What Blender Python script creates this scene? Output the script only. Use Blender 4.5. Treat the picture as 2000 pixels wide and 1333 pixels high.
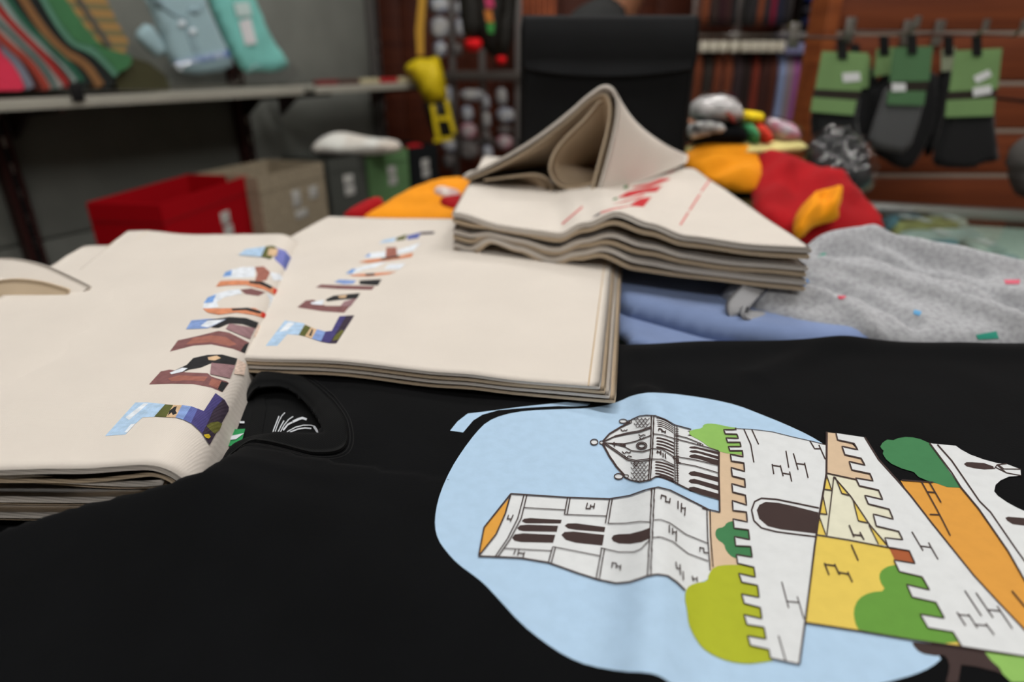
import bpy, bmesh, math, random
from mathutils import Vector, Matrix, noise
from mathutils.geometry import delaunay_2d_cdt
from mathutils.bvhtree import BVHTree

for o in list(bpy.data.objects):
    bpy.data.objects.remove(o, do_unlink=True)
SC = bpy.context.scene
COL = SC.collection

# ------------------------------------------------------------------ camera
FPX, PITCH = 1240.0, math.radians(23.8)
T = 0.80                      # height of the glass counter top
CAM = Vector((0.0, 0.0, T + 0.24))
cd = bpy.data.cameras.new('camera')
cd.sensor_width = 36.0
cd.lens = 36.0 * FPX / 2000.0
cd.clip_start = 0.01
cd.dof.use_dof = True
cd.dof.focus_distance = 0.33
cd.dof.aperture_fstop = 4.6
cam = bpy.data.objects.new('camera', cd)
COL.objects.link(cam)
cam.location = CAM
cam.rotation_euler = (math.pi / 2 - PITCH, 0, 0)
SC.camera = cam

# ------------------------------------------------------------------ world and light
wd = bpy.data.worlds.new('world')
SC.world = wd
wd.use_nodes = True
wd.node_tree.nodes['Background'].inputs[0].default_value = (0.80, 0.88, 1.0, 1)
wd.node_tree.nodes['Background'].inputs[1].default_value = 0.10
SC.view_settings.view_transform = 'Standard'
SC.view_settings.look = 'None'
SC.view_settings.gamma = 1.0
SC.view_settings.exposure = 0.0
SC.view_settings.use_curve_mapping = False
CEIL = 2.75
LAMPS = [(-0.45, 0.75), (0.95, 0.55), (-0.2, 2.4), (1.05, 2.25), (0.2, -1.2), (2.4, 1.0)]
LAMP_W = 11.0
def area_light(x, y, w, h, power):
    ld = bpy.data.lights.new('panel_light', 'AREA')
    ld.shape = 'RECTANGLE'; ld.size = w; ld.size_y = h
    ld.energy = power; ld.color = (1.0, 0.988, 0.975)
    lo = bpy.data.objects.new('panel_light', ld)
    COL.objects.link(lo); lo.location = (x, y, CEIL - 0.05)
for (lx, ly) in LAMPS:
    area_light(lx, ly, 1.15, 0.26, LAMP_W * (2.0 if ly < 0 else 1.0))

# ------------------------------------------------------------------ helpers
def srgb(r, g, b):
    def f(c):
        c /= 255.0
        return c / 12.92 if c <= 0.04045 else ((c + 0.055) / 1.055) ** 2.4
    return (f(r), f(g), f(b), 1.0)

MATS = {}
def mat(name, rgb, rough=0.8, metal=0.0, bump=None, var=0.0, vscale=40.0, sheen=0.0, spec=0.3,
        trans=0.0, alpha=1.0, emit=0.0, rgb2=None, pattern=None, pscale=10.0):
    """bump=(kind, scale, strength, distance)"""
    if name in MATS:
        return MATS[name]
    m = bpy.data.materials.new(name); m.use_nodes = True
    nt = m.node_tree; N = nt.nodes; L = nt.links
    b = N['Principled BSDF']
    b.inputs['Base Color'].default_value = srgb(*rgb)
    b.inputs['Roughness'].default_value = rough
    b.inputs['Metallic'].default_value = metal
    b.inputs['Specular IOR Level'].default_value = spec
    b.inputs['Sheen Weight'].default_value = sheen
    b.inputs['Transmission Weight'].default_value = trans
    b.inputs['Alpha'].default_value = alpha
    if emit:
        b.inputs['Emission Color'].default_value = srgb(*rgb)
        b.inputs['Emission Strength'].default_value = emit
    tc = N.new('ShaderNodeTexCoord')
    if var or rgb2:
        mx = N.new('ShaderNodeMix'); mx.data_type = 'RGBA'
        mx.inputs[6].default_value = srgb(*rgb)
        c2 = srgb(*rgb2) if rgb2 else tuple(c * (1 - var) for c in srgb(*rgb)[:3]) + (1,)
        mx.inputs[7].default_value = c2
        if pattern in ('stripe_x', 'stripe_y', 'stripe_z'):
            w = N.new('ShaderNodeTexWave'); w.bands_direction = pattern[-1].upper()
            w.inputs['Scale'].default_value = pscale
            r = N.new('ShaderNodeValToRGB'); r.color_ramp.elements[0].position = .5; r.color_ramp.elements[1].position = .56
            L.new(tc.outputs['Object'], w.inputs['Vector']); L.new(w.outputs['Fac'], r.inputs['Fac'])
            L.new(r.outputs['Color'], mx.inputs[0])
        elif pattern == 'voronoi':
            v = N.new('ShaderNodeTexVoronoi'); v.inputs['Scale'].default_value = pscale
            r = N.new('ShaderNodeValToRGB'); r.color_ramp.elements[0].position = .15; r.color_ramp.elements[1].position = .35
            L.new(tc.outputs['Object'], v.inputs['Vector']); L.new(v.outputs['Distance'], r.inputs['Fac'])
            L.new(r.outputs['Color'], mx.inputs[0])
        else:
            n = N.new('ShaderNodeTexNoise'); n.inputs['Scale'].default_value = vscale; n.inputs['Detail'].default_value = 4
            if pattern == 'grain':
                mp = N.new('ShaderNodeMapping'); mp.inputs['Scale'].default_value = (0.6, 0.6, 9)
                L.new(tc.outputs['Object'], mp.inputs['Vector']); L.new(mp.outputs['Vector'], n.inputs['Vector'])
            elif pattern == 'grain_x':
                mp = N.new('ShaderNodeMapping'); mp.inputs['Scale'].default_value = (0.5, 4, 12)
                L.new(tc.outputs['Object'], mp.inputs['Vector']); L.new(mp.outputs['Vector'], n.inputs['Vector'])
            else:
                L.new(tc.outputs['Object'], n.inputs['Vector'])
            r = N.new('ShaderNodeValToRGB'); r.color_ramp.elements[0].position = .38; r.color_ramp.elements[1].position = .66
            L.new(n.outputs['Fac'], r.inputs['Fac']); L.new(r.outputs['Color'], mx.inputs[0])
        L.new(mx.outputs[2], b.inputs['Base Color'])
    if bump:
        kind, sc, st, di = bump
        bp = N.new('ShaderNodeBump'); bp.inputs['Strength'].default_value = st; bp.inputs['Distance'].default_value = di
        if kind == 'weave':
            w1 = N.new('ShaderNodeTexWave'); w1.bands_direction = 'X'; w1.inputs['Scale'].default_value = sc
            w2 = N.new('ShaderNodeTexWave'); w2.bands_direction = 'Y'; w2.inputs['Scale'].default_value = sc
            for w in (w1, w2):
                w.inputs['Distortion'].default_value = 0.6
                L.new(tc.outputs['Object'], w.inputs['Vector'])
            ad = N.new('ShaderNodeMath'); ad.operation = 'ADD'
            L.new(w1.outputs['Fac'], ad.inputs[0]); L.new(w2.outputs['Fac'], ad.inputs[1])
            L.new(ad.outputs[0], bp.inputs['Height'])
        elif kind == 'rib':
            w1 = N.new('ShaderNodeTexWave'); w1.bands_direction = 'DIAGONAL'; w1.inputs['Scale'].default_value = sc
            L.new(tc.outputs['Object'], w1.inputs['Vector']); L.new(w1.outputs['Fac'], bp.inputs['Height'])
        else:
            n2 = N.new('ShaderNodeTexNoise'); n2.inputs['Scale'].default_value = sc; n2.inputs['Detail'].default_value = 3
            L.new(tc.outputs['Object'], n2.inputs['Vector']); L.new(n2.outputs['Fac'], bp.inputs['Height'])
        L.new(bp.outputs['Normal'], b.inputs['Normal'])
    MATS[name] = m
    return m

LOC = {}
def wloc(o):
    return LOC.get(o.name, Vector((0, 0, 0)))

def tag(o, label=None, cat=None, group=None, kind=None):
    if label: o['label'] = label
    if cat: o['category'] = cat
    if group: o['group'] = group
    if kind: o['kind'] = kind
    return o

def thing(name, label, cat, loc, group=None):
    o = bpy.data.objects.new(name, None)
    o.empty_display_size = 0.05
    COL.objects.link(o)
    o.location = Vector(loc)
    LOC[o.name] = Vector(loc)
    return tag(o, label, cat, group)

def mk(name, verts, faces, m, parent=None, smooth=True, origin=None, fmat=None, autos=None):
    """verts in world space; stored relative to the origin (or the parent's origin)"""
    verts = [Vector(v) for v in verts]
    if parent is not None:
        base = wloc(parent)
        org = base
    else:
        if origin is None:
            n = len(verts)
            origin = Vector((sum(v.x for v in verts) / n, sum(v.y for v in verts) / n, min(v.z for v in verts)))
        org = Vector(origin)
    me = bpy.data.meshes.new(name)
    me.from_pydata([v - org for v in verts], [], faces)
    ms = m if isinstance(m, (list, tuple)) else [m]
    for x in ms: me.materials.append(x)
    if fmat:
        me.polygons.foreach_set('material_index', fmat)
    if smooth:
        me.polygons.foreach_set('use_smooth', [True] * len(me.polygons))
        if autos:
            try: me.set_sharp_from_angle(angle=math.radians(autos))
            except Exception: pass
    me.update()
    o = bpy.data.objects.new(name, me)
    COL.objects.link(o)
    if parent is not None:
        o.parent = parent
        LOC[o.name] = org
    else:
        o.location = org
        LOC[o.name] = org
    return o

def structure(o):
    o['kind'] = 'structure'
    return o

# --- rays through the photograph's pixels
SINP, COSP = math.sin(PITCH), math.cos(PITCH)
def ray(px, py):
    dx = (px - 1000.0) / FPX; dy = (666.5 - py) / FPX
    return Vector((dx, dy * SINP + COSP, dy * COSP - SINP))
def G(px, py, z):
    d = ray(px, py); t = (z - CAM.z) / d.z
    return CAM + d * t
def Yp(px, py, y):
    d = ray(px, py); return CAM + d * (y / d.y)
def Wp(px, py, p0, n):
    d = ray(px, py); return CAM + d * ((Vector(p0) - CAM).dot(n) / d.dot(n))

# --- basic solids
BOXF = [(0, 3, 2, 1), (4, 5, 6, 7), (0, 1, 5, 4), (1, 2, 6, 5), (2, 3, 7, 6), (3, 0, 4, 7)]
def bevel_box_geo(c, s, b=0.003, rz=0.0, M=None):
    bm = bmesh.new()
    bmesh.ops.create_cube(bm, size=1.0)
    for v in bm.verts: v.co = Vector((v.co.x * s[0], v.co.y * s[1], v.co.z * s[2]))
    if b > 0:
        bmesh.ops.bevel(bm, geom=bm.edges[:], offset=min(b, min(s) * .45), segments=2, affect='EDGES', profile=.6)
    R = M if M is not None else Matrix.Rotation(rz, 3, 'Z')
    vs = [R @ v.co + Vector(c) for v in bm.verts]
    bm.verts.index_update()
    fs = [[v.index for v in f.verts] for f in bm.faces]
    bm.free()
    return vs, fs
def box(name, c, s, m, parent=None, b=0.003, rz=0.0, M=None, **k):
    vs, fs = bevel_box_geo(c, s, b, rz, M)
    return mk(name, vs, fs, m, parent, smooth=True, autos=40, **k)
def join(*gs):
    V, F = [], []
    for vs, fs in gs:
        n = len(V); V += list(vs); F += [[i + n for i in f] for f in fs]
    return V, F
def tube_geo(pts, r, seg=8, closed=False):
    pts = [Vector(p) for p in pts]; n = len(pts)
    V, F = [], []
    for i, p in enumerate(pts):
        if closed: t = pts[(i + 1) % n] - pts[i - 1]
        else: t = pts[min(i + 1, n - 1)] - pts[max(i - 1, 0)]
        t.normalize()
        up = Vector((0, 0, 1)) if abs(t.z) < .9 else Vector((0, 1, 0))
        a = t.cross(up).normalized(); b2 = a.cross(t)
        rr = r[i] if isinstance(r, (list, tuple)) else r
        for k in range(seg):
            q = 2 * math.pi * k / seg
            V.append(p + a * (rr * math.cos(q)) + b2 * (rr * math.sin(q)))
    m = n if closed else n - 1
    for i in range(m):
        for k in range(seg):
            j = (i + 1) % n
            F.append((i * seg + k, i * seg + (k + 1) % seg, j * seg + (k + 1) % seg, j * seg + k))
    if not closed:
        F.append(list(range(seg))[::-1]); F.append([(n - 1) * seg + k for k in range(seg)])
    return V, F
def tube(name, pts, r, m, parent=None, seg=8, closed=False):
    V, F = tube_geo(pts, r, seg, closed)
    return mk(name, V, F, m, parent, autos=50)

def thick_sheet_geo(rows, t):
    """rows[i][j] mid-surface points; returns a closed sheet of thickness t with rounded rims"""
    ni, nj = len(rows), len(rows[0])
    V = []
    nor = []
    for i in range(ni):
        for j in range(nj):
            du = rows[min(i + 1, ni - 1)][j] - rows[max(i - 1, 0)][j]
            dv = rows[i][min(j + 1, nj - 1)] - rows[i][max(j - 1, 0)]
            n = du.cross(dv)
            n = n.normalized() if n.length > 1e-12 else Vector((0, 0, 1))
            nor.append(n)
    idx = lambda i, j: i * nj + j
    P = [rows[i][j] for i in range(ni) for j in range(nj)]
    V = [p + n * (t / 2) for p, n in zip(P, nor)] + [p - n * (t / 2) for p, n in zip(P, nor)]
    K = ni * nj
    F = []
    for i in range(ni - 1):
        for j in range(nj - 1):
            F.append((idx(i, j), idx(i + 1, j), idx(i + 1, j + 1), idx(i, j + 1)))
            F.append((K + idx(i, j), K + idx(i, j + 1), K + idx(i + 1, j + 1), K + idx(i + 1, j)))
    rim = [(i, 0) for i in range(ni)] + [(ni - 1, j) for j in range(1, nj)] + \
          [(i, nj - 1) for i in range(ni - 2, -1, -1)] + [(0, j) for j in range(nj - 2, 0, -1)]
    base = len(V)
    for (i, j) in rim:
        out = Vector((0, 0, 0))
        if i == 0: out += rows[0][j] - rows[1][j]
        if i == ni - 1: out += rows[-1][j] - rows[-2][j]
        if j == 0: out += rows[i][0] - rows[i][1]
        if j == nj - 1: out += rows[i][-1] - rows[i][-2]
        V.append(rows[i][j] + out.normalized() * (t * .5))
    R = len(rim)
    for k in range(R):
        a = idx(*rim[k]); b = idx(*rim[(k + 1) % R]); c = base + k; d = base + (k + 1) % R
        F.append((a, b, d, c)); F.append((c, d, K + b, K + a))
    return V, F

def in_poly(p, poly):
    x, y = p; c = False; n = len(poly); j = n - 1
    for i in range(n):
        xi, yi = poly[i]; xj, yj = poly[j]
        if (yi > y) != (yj > y) and x < (xj - xi) * (y - yi) / (yj - yi) + xi: c = not c
        j = i
    return c
def resample(poly, step, closed=True):
    out = []; n = len(poly); m = n if closed else n - 1
    for i in range(m):
        a = Vector(poly[i]); b = Vector(poly[(i + 1) % n]); L = (b - a).length
        k = max(1, int(math.ceil(L / step)))
        for q in range(k): out.append(a + (b - a) * (q / k))
    if not closed: out.append(Vector(poly[-1]))
    return out
def smooth_poly(poly, it=2, closed=True):
    """Chaikin corner cutting"""
    P = [Vector(p) for p in poly]
    for _ in range(it):
        Q = []; n = len(P)
        if closed:
            for i in range(n):
                a, b = P[i], P[(i + 1) % n]
                Q += [a * .75 + b * .25, a * .25 + b * .75]
        else:
            Q.append(P[0])
            for i in range(n - 1):
                a, b = P[i], P[i + 1]
                Q += [a * .75 + b * .25, a * .25 + b * .75]
            Q.append(P[-1])
        P = Q
    return P
def tri_poly(poly, step, jitter=0.0):
    """triangulate a 2-D polygon with interior grid points; returns (verts, faces, n_boundary)"""
    B = resample([Vector(p[:2]) for p in poly], step)
    xs = [p.x for p in B]; ys = [p.y for p in B]
    pts = list(B); nb = len(B)
    pl = [(p.x, p.y) for p in B]
    y = min(ys) + step * .5; r = 0
    while y < max(ys):
        x = min(xs) + (step * .25 if r % 2 else step * .75)
        # scan-line crossings
        cr = []
        for i in range(nb):
            (x1, y1), (x2, y2) = pl[i - 1], pl[i]
            if (y1 > y) != (y2 > y): cr.append(x1 + (y - y1) * (x2 - x1) / (y2 - y1))
        cr.sort()
        for q in range(0, len(cr) - 1, 2):
            x = cr[q] + step * .5
            k0 = math.ceil((x - min(xs)) / step)
            x = min(xs) + k0 * step + (step * .5 if r % 2 else 0)
            while x < cr[q + 1] - step * .45:
                if x > cr[q] + step * .4: pts.append(Vector((x, y)))
                x += step
        y += step * .87; r += 1
    ed = [(i, (i + 1) % nb) for i in range(nb)]
    v, e, f, ov, oe, of = delaunay_2d_cdt(pts, ed, [list(range(nb))], 1, 1e-7)
    return [Vector(q) for q in v], [list(q) for q in f], pl

def dist_poly(p, pl):
    best = 1e9; x, y = p
    n = len(pl)
    for i in range(n):
        x1, y1 = pl[i - 1]; x2, y2 = pl[i]
        dx, dy = x2 - x1, y2 - y1; L = dx * dx + dy * dy
        t = 0 if L == 0 else max(0, min(1, ((x - x1) * dx + (y - y1) * dy) / L))
        d = (x - x1 - t * dx) ** 2 + (y - y1 - t * dy) ** 2
        if d < best: best = d
    return math.sqrt(best)

def pillow_geo(poly, frame, tf, tb, er, step, fold=None):
    """puffy slab: polygon poly in the (U,V) axes of frame=(O,U,V,N), tf in front, tb behind"""
    O, U, Vv, Nn = frame
    pv, pf, pl = tri_poly(poly, step)
    bnd = [dist_poly((p.x, p.y), pl) for p in pv]
    top, bot = [], []
    nv = len(pv)
    for p, d in zip(pv, bnd):
        s = min(d / er, 1.0); w = math.sqrt(max(0, 1 - (1 - s) ** 2))
        fo = fold(p.x, p.y) * w if fold else 0.0
        b0 = O + U * p.x + Vv * p.y
        top.append(b0 + Nn * (tf * w + fo))
        bot.append(b0 - Nn * (tb * w))
    V = top[:]; mp = {}
    for i, d in enumerate(bnd):
        if d < 1e-6: mp[i] = i
        else:
            mp[i] = len(V); V.append(bot[i])
    F = []
    flip = (U.cross(Vv)).dot(Nn) < 0
    for f in pf:
        a = 0
        for k in range(len(f)):
            q1, q2 = pv[f[k]], pv[f[(k + 1) % len(f)]]; a += q1.x * q2.y - q2.x * q1.y
        g = f if (a > 0) != flip else f[::-1]
        F.append(g)
        h = [mp[i] for i in g[::-1]]
        if len(set(h) - set(g)) > 0: F.append(h)
    return V, F
def px_poly(pts, frame):
    O, U, V, N = frame; out = []
    for (x, y) in pts:
        p = Wp(x, y, O, N) - O; out.append((p.dot(U), p.dot(V)))
    return out
def hframe(z):
    return (Vector((0, 0, z)), Vector((1, 0, 0)), Vector((0, 1, 0)), Vector((0, 0, 1)))
def vframe(y):                     # a vertical plane facing the camera at forward distance y
    return (Vector((0, y, 0)), Vector((1, 0, 0)), Vector((0, 0, 1)), Vector((0, -1, 0)))
def pillow_px(name, pts, frame, tf, tb, er, step, m, parent=None, fold=None, sm=1, **k):
    poly = px_poly(pts, frame)
    if sm: poly = smooth_poly([Vector(p) for p in poly], sm)
    V, F = pillow_geo(poly, frame, tf, tb, er, step, fold)
    return mk(name, V, F, m, parent, **k)
def slab_px_geo(pts, frame, t0, t1):
    """straight extrusion of a pixel polygon between offsets t0..t1 along the frame normal"""
    O, U, V, N = frame
    P = px_poly(pts, frame); n = len(P)
    A = [O + U * x + V * y + N * t1 for x, y in P]; B = [O + U * x + V * y + N * t0 for x, y in P]
    F = [list(range(n)), [n + i for i in range(n)][::-1]]
    for i in range(n):
        j = (i + 1) % n; F.append((j, i, n + i, n + j))
    area = sum(P[i][0] * P[(i + 1) % n][1] - P[(i + 1) % n][0] * P[i][1] for i in range(n))
    if (area > 0) != ((U.cross(V)).dot(N) > 0): F = [list(f)[::-1] for f in F]
    return A + B, F
def slab_px(name, pts, frame, t0, t1, m, parent=None, **k):
    V, F = slab_px_geo(pts, frame, t0, t1)
    return mk(name, V, F, m, parent, smooth=True, autos=35, **k)

# --- prints: pixel polygons laid onto a surface (the distance comes from the surface hit)
def bvh_of(*geos):
    V, F = join(*geos)
    return BVHTree.FromPolygons([Vector(v) for v in V], F)
def print_geo(polys, bvh, lift, step=7.0):
    V, F = [], []
    for poly in polys:
        pv, pf, pl = tri_poly(poly, step)
        base = len(V); ok = []
        for p in pv:
            d = ray(p.x, p.y).normalized()
            h = bvh.ray_cast(CAM, d)
            if h[0] is None: ok.append(False); V.append(CAM + d); continue
            n = h[1] if h[1].dot(d) < 0 else -h[1]
            V.append(h[0] + n * lift); ok.append(True)
        for f in pf:
            if not all(ok[i] for i in f): continue
            g = [base + i for i in f]
            # drop faces that jump across a silhouette
            c = [V[i] for i in g]
            if max((c[i] - c[i - 1]).length for i in range(len(c))) > 0.03: continue
            nn = (c[1] - c[0]).cross(c[2] - c[0])
            if nn.dot(c[0] - CAM) > 0: g = g[::-1]
            F.append(g)
    used = sorted({i for f in F for i in f}); mp = {i: k for k, i in enumerate(used)}
    return [V[i] for i in used], [[mp[i] for i in f] for f in F]
def ribbon(pts, w):
    return (resample(pts, 5, closed=False), w)
def ribbon_geo(items, bvh, lift):
    """polylines in pixels drawn as thin strips of half width w on a surface"""
    V, F = [], []
    def hit(p):
        d = ray(p.x, p.y).normalized(); h = bvh.ray_cast(CAM, d)
        if h[0] is None: return None
        n = h[1] if h[1].dot(d) < 0 else -h[1]
        return h[0] + n * lift
    for P, w in items:
        n = len(P); prev = None
        for i in range(n):
            t = P[min(i + 1, n - 1)] - P[max(i - 1, 0)]
            t = t.normalized() if t.length > 0 else Vector((1, 0))
            nn = Vector((-t.y, t.x))
            a, b = hit(P[i] + nn * w), hit(P[i] - nn * w)
            if a is None or b is None or (a - b).length > .02: prev = None; continue
            V += [a, b]; k = len(V)
            if prev is not None and (V[k - 2] - V[k - 4]).length < .02:
                f = (k - 4, k - 3, k - 1, k - 2)
                q = (V[f[1]] - V[f[0]]).cross(V[f[2]] - V[f[0]])
                F.append(f if q.dot(V[f[0]] - CAM) < 0 else f[::-1])
            prev = k
    return V, F
def printed(name, polys, bvh, layer, m, parent, step=7.0, label=None):
    if polys and isinstance(polys[0], tuple): V, F = ribbon_geo(polys, bvh, LIFT0 + LIFT * layer)
    else: V, F = print_geo(polys, bvh, LIFT0 + LIFT * layer, step)
    if not F: return None
    o = mk(name, V, F, m, parent)
    if label: o['label'] = label
    return o
LIFT0, LIFT = 0.00012, 0.00011
def crop(x0, y0, s):
    return lambda pts: [(x0 + x / s, y0 + y / s) for x, y in pts]

# ================================================================== materials
CANVAS = mat('canvas_cotton', (212, 204, 195), .9, bump=('weave', 360.0, .16, .0004), var=.04, vscale=14, sheen=.1, spec=.15)
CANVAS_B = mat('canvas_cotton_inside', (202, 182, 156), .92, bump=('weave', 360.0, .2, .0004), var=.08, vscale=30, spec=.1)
TEE = mat('black_jersey', (9, 10, 12), .92, bump=('noise', 900.0, .25, .0006), var=.25, vscale=25, sheen=.02, spec=.08)
TEE_IN = mat('black_jersey_inside', (11, 12, 13), .92, bump=('noise', 900.0, .25, .0006), spec=.15)
RIB = mat('black_rib_knit', (11, 12, 13), .9, bump=('rib', 420.0, .2, .0005), sheen=.02, spec=.1)
THREAD = mat('black_thread', (12, 12, 13), .9)
STEEL = mat('brushed_steel', (170, 168, 165), .32, metal=1.0)
DARKMETAL = mat('dark_bronze_metal', (52, 36, 32), .45, metal=.4)
PLAST_BLACK = mat('black_plastic', (24, 24, 25), .45)
WHITE = mat('white_card', (222, 221, 224), .7)
def glass_mat(name, tint, gloss=.5, rough=.03):
    if name in MATS: return MATS[name]
    m = bpy.data.materials.new(name); m.use_nodes = True
    nt = m.node_tree; N = nt.nodes; L = nt.links
    N.remove(N['Principled BSDF'])
    tr = N.new('ShaderNodeBsdfTransparent'); tr.inputs[0].default_value = tint
    gl = N.new('ShaderNodeBsdfGlossy'); gl.inputs['Roughness'].default_value = rough
    fr = N.new('ShaderNodeFresnel'); fr.inputs['IOR'].default_value = 1.45
    mu = N.new('ShaderNodeMath'); mu.operation = 'MULTIPLY'; mu.inputs[1].default_value = gloss
    mx = N.new('ShaderNodeMixShader')
    ge = N.new('ShaderNodeNewGeometry'); inv = N.new('ShaderNodeMath'); inv.operation = 'SUBTRACT'; inv.inputs[0].default_value = 1.0
    m2 = N.new('ShaderNodeMath'); m2.operation = 'MULTIPLY'
    L.new(ge.outputs['Backfacing'], inv.inputs[1]); L.new(fr.outputs[0], mu.inputs[0])
    L.new(mu.outputs[0], m2.inputs[0]); L.new(inv.outputs[0], m2.inputs[1]); L.new(m2.outputs[0], mx.inputs[0])
    L.new(tr.outputs[0], mx.inputs[1]); L.new(gl.outputs[0], mx.inputs[2])
    L.new(mx.outputs[0], N['Material Output'].inputs[0])
    MATS[name] = m; return m
GLASS = glass_mat('counter_glass', (.90, .95, .93, 1), .9)
FILM = glass_mat('clear_film', (.93, .94, .95, 1), 1.3, .06)

# ================================================================== the room
WOODB = mat('red_brown_wood', (104, 48, 26), .5, rgb2=(80, 34, 18), vscale=5, pattern='grain', spec=.35)
WOODR = mat('orange_brown_wood', (122, 60, 30), .5, rgb2=(100, 46, 22), vscale=6, pattern='grain_x', spec=.35)
PANEL = mat('grey_wall_panel', (122, 124, 118), .7, var=.12, vscale=6)
PANEL_D = mat('dark_brown_wall_panel', (104, 94, 94), .75, var=.15, vscale=6)
FLOOR = mat('floor_tile', (158, 152, 144), .5, var=.2, vscale=8)
PAINT = mat('plaster_paint', (196, 190, 180), .9, var=.05, vscale=8)
CEILM = mat('ceiling_paint', (226, 224, 218), .95)
structure(box('floor', (0, 1, -.03), (9, 8, .06), FLOOR, b=0))
structure(box('ceiling', (0, 1, CEIL + .05), (9, 8, .06), CEILM, b=0))
structure(box('wall_right', (4.2, 1, CEIL / 2), (.1, 8, CEIL), PAINT, b=0))
structure(box('wall_front', (0, -2.75, CEIL / 2), (9, .1, CEIL), PAINT, b=0))
structure(box('wall_far_left', (-4.4, 1, CEIL / 2), (.1, 8, CEIL), PAINT, b=0))
BACKY = 4.45
wb = structure(box('wall_back', (0, BACKY + .06, CEIL / 2), (9, .08, CEIL), WOODB, b=0))
for k in range(24):
    xx = -2.3 + k * .2
    box('plank', (xx + .1, BACKY + .012, CEIL / 2), (.194, .022, CEIL - .02), WOODB, wb, b=.004)
# display wall on the left, running back to the right
WD = Vector((.485, .875, 0)).normalized(); WN = Vector((WD.y, -WD.x, 0)); WP0 = Vector((-1.62, 2.1, 0))
WROT = math.atan2(WD.y, WD.x)
def wall_pt(t, off, z): return WP0 + WD * t + WN * off + Vector((0, 0, z))
wl = structure(box('wall_left', wall_pt(-.9, -.06, CEIL / 2), (5.4, .08, CEIL), PANEL, b=0, rz=WROT))
SPACING = .90
for bay in (-2, -1, 0, 1):
    zz = .02
    while zz < CEIL - .05:
        h = .46
        dark = False
        box('panel', wall_pt(bay * SPACING + SPACING / 2, -.008, zz + h / 2), (SPACING - .03, .02, h - .008), PANEL_D if dark else PANEL, wl, b=.003, rz=WROT)
        zz += h
# slotted uprights of the shelving
UPR = mat('dark_red_upright', (70, 40, 38), .4, metal=.3)
UPG = mat('grey_upright', (120, 116, 114), .4, metal=.5)
for k, t in enumerate((-.02, SPACING, 2 * SPACING)):
    lab = ['dark slotted shelf upright at the left edge of the photo', 'dark slotted shelf upright behind the beige storage box',
           'tall grey shelf upright at the end of the grey wall'][k]
    u = thing('shelf_upright', lab, 'upright', wall_pt(t, .03, 0), 'slotted shelf uprights')
    m = UPG if k == 2 else UPR
    box('post', wall_pt(t, .03, 1.2), (.05, .05, 2.4), m, u, b=.004, rz=WROT)
    box('channel', wall_pt(t, .057, 1.2), (.016, .006, 2.36), PLAST_BLACK, u, b=.001, rz=WROT)
    for q in range(12):
        box('slot', wall_pt(t, .0605, .25 + q * .08), (.008, .003, .03), STEEL, u, b=0, rz=WROT)

# lamps on the ceiling
LAMPM = mat('lamp_diffuser', (255, 250, 240), .5, emit=5.0)
LFR = mat('lamp_frame', (235, 235, 235), .5)
for k, (lx, ly) in enumerate(LAMPS):
    l = thing('ceiling_lamp', 'white rectangular ceiling lamp panel above ' + ['the front left tote bags', 'the black shirt print', 'the storage boxes', 'the black display board', 'the space behind the camera', 'the slatted wall aisle'][k], 'lamp', (lx, ly, CEIL), 'ceiling lamps')
    box('lamp_frame', (lx, ly, CEIL - .005), (1.24, .34, .03), LFR, l, b=.004)
    box('diffuser', (lx, ly, CEIL - .024), (1.15, .26, .012), LAMPM, l, b=.002)

# ================================================================== glass counter
CFL = Vector((-.15, 1.44, 0)); CE1 = Vector((.956, -.292, 0)).normalized(); CE2 = Vector((-CE1.y, CE1.x, 0)) * -1
CW, CDp = 1.50, 1.45; CROT = math.atan2(CE1.y, CE1.x)
def cpt(u, v, z): return CFL + CE1 * u + CE2 * v + Vector((0, 0, z))
counter = thing('glass_counter', 'glass topped shop counter with metal edging under the clothes', 'counter', cpt(CW / 2, CDp / 2, 0))
COUNT = mat('counter_carcass', (150, 142, 130), .6)
def cbox(name, u, v, z, su, sv, sz, m, b=.002): return box(name, cpt(u, v, z), (su, sv, sz), m, counter, b=b, rz=CROT)
cbox('cabinet_base', CW / 2, CDp / 2, .37, CW - .02, CDp - .02, .74, COUNT)
cbox('inner_shelf', CW / 2, CDp / 2, T - .04, CW - .03, CDp - .03, .02, mat('pale_shelf', (186, 198, 190), .6))
cbox('glass_top', CW / 2, CDp / 2, T - .004, CW, CDp, .008, GLASS, .001)
for u, v, su, sv in ((CW / 2, .006, CW, .016), (CW / 2, CDp - .006, CW, .016), (.006, CDp / 2, .016, CDp - .034), (CW - .006, CDp / 2, .016, CDp - .034)):
    cbox('edge_rail', u, v, T - .0085, su, sv, .019, STEEL)
for u in (.01, CW - .01):
    for v in (.01, CDp - .01): cbox('corner_post', u, v, .76, .016, .016, .05, STEEL, .001)
for u, v, su, sv in ((CW / 2, .012, CW - .04, .005), (.012, CDp / 2, .005, CDp - .05), (CW - .012, CDp / 2, .005, CDp - .05)):
    cbox('glass_side', u, v, .76, su, sv, .045, GLASS, 0)
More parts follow.
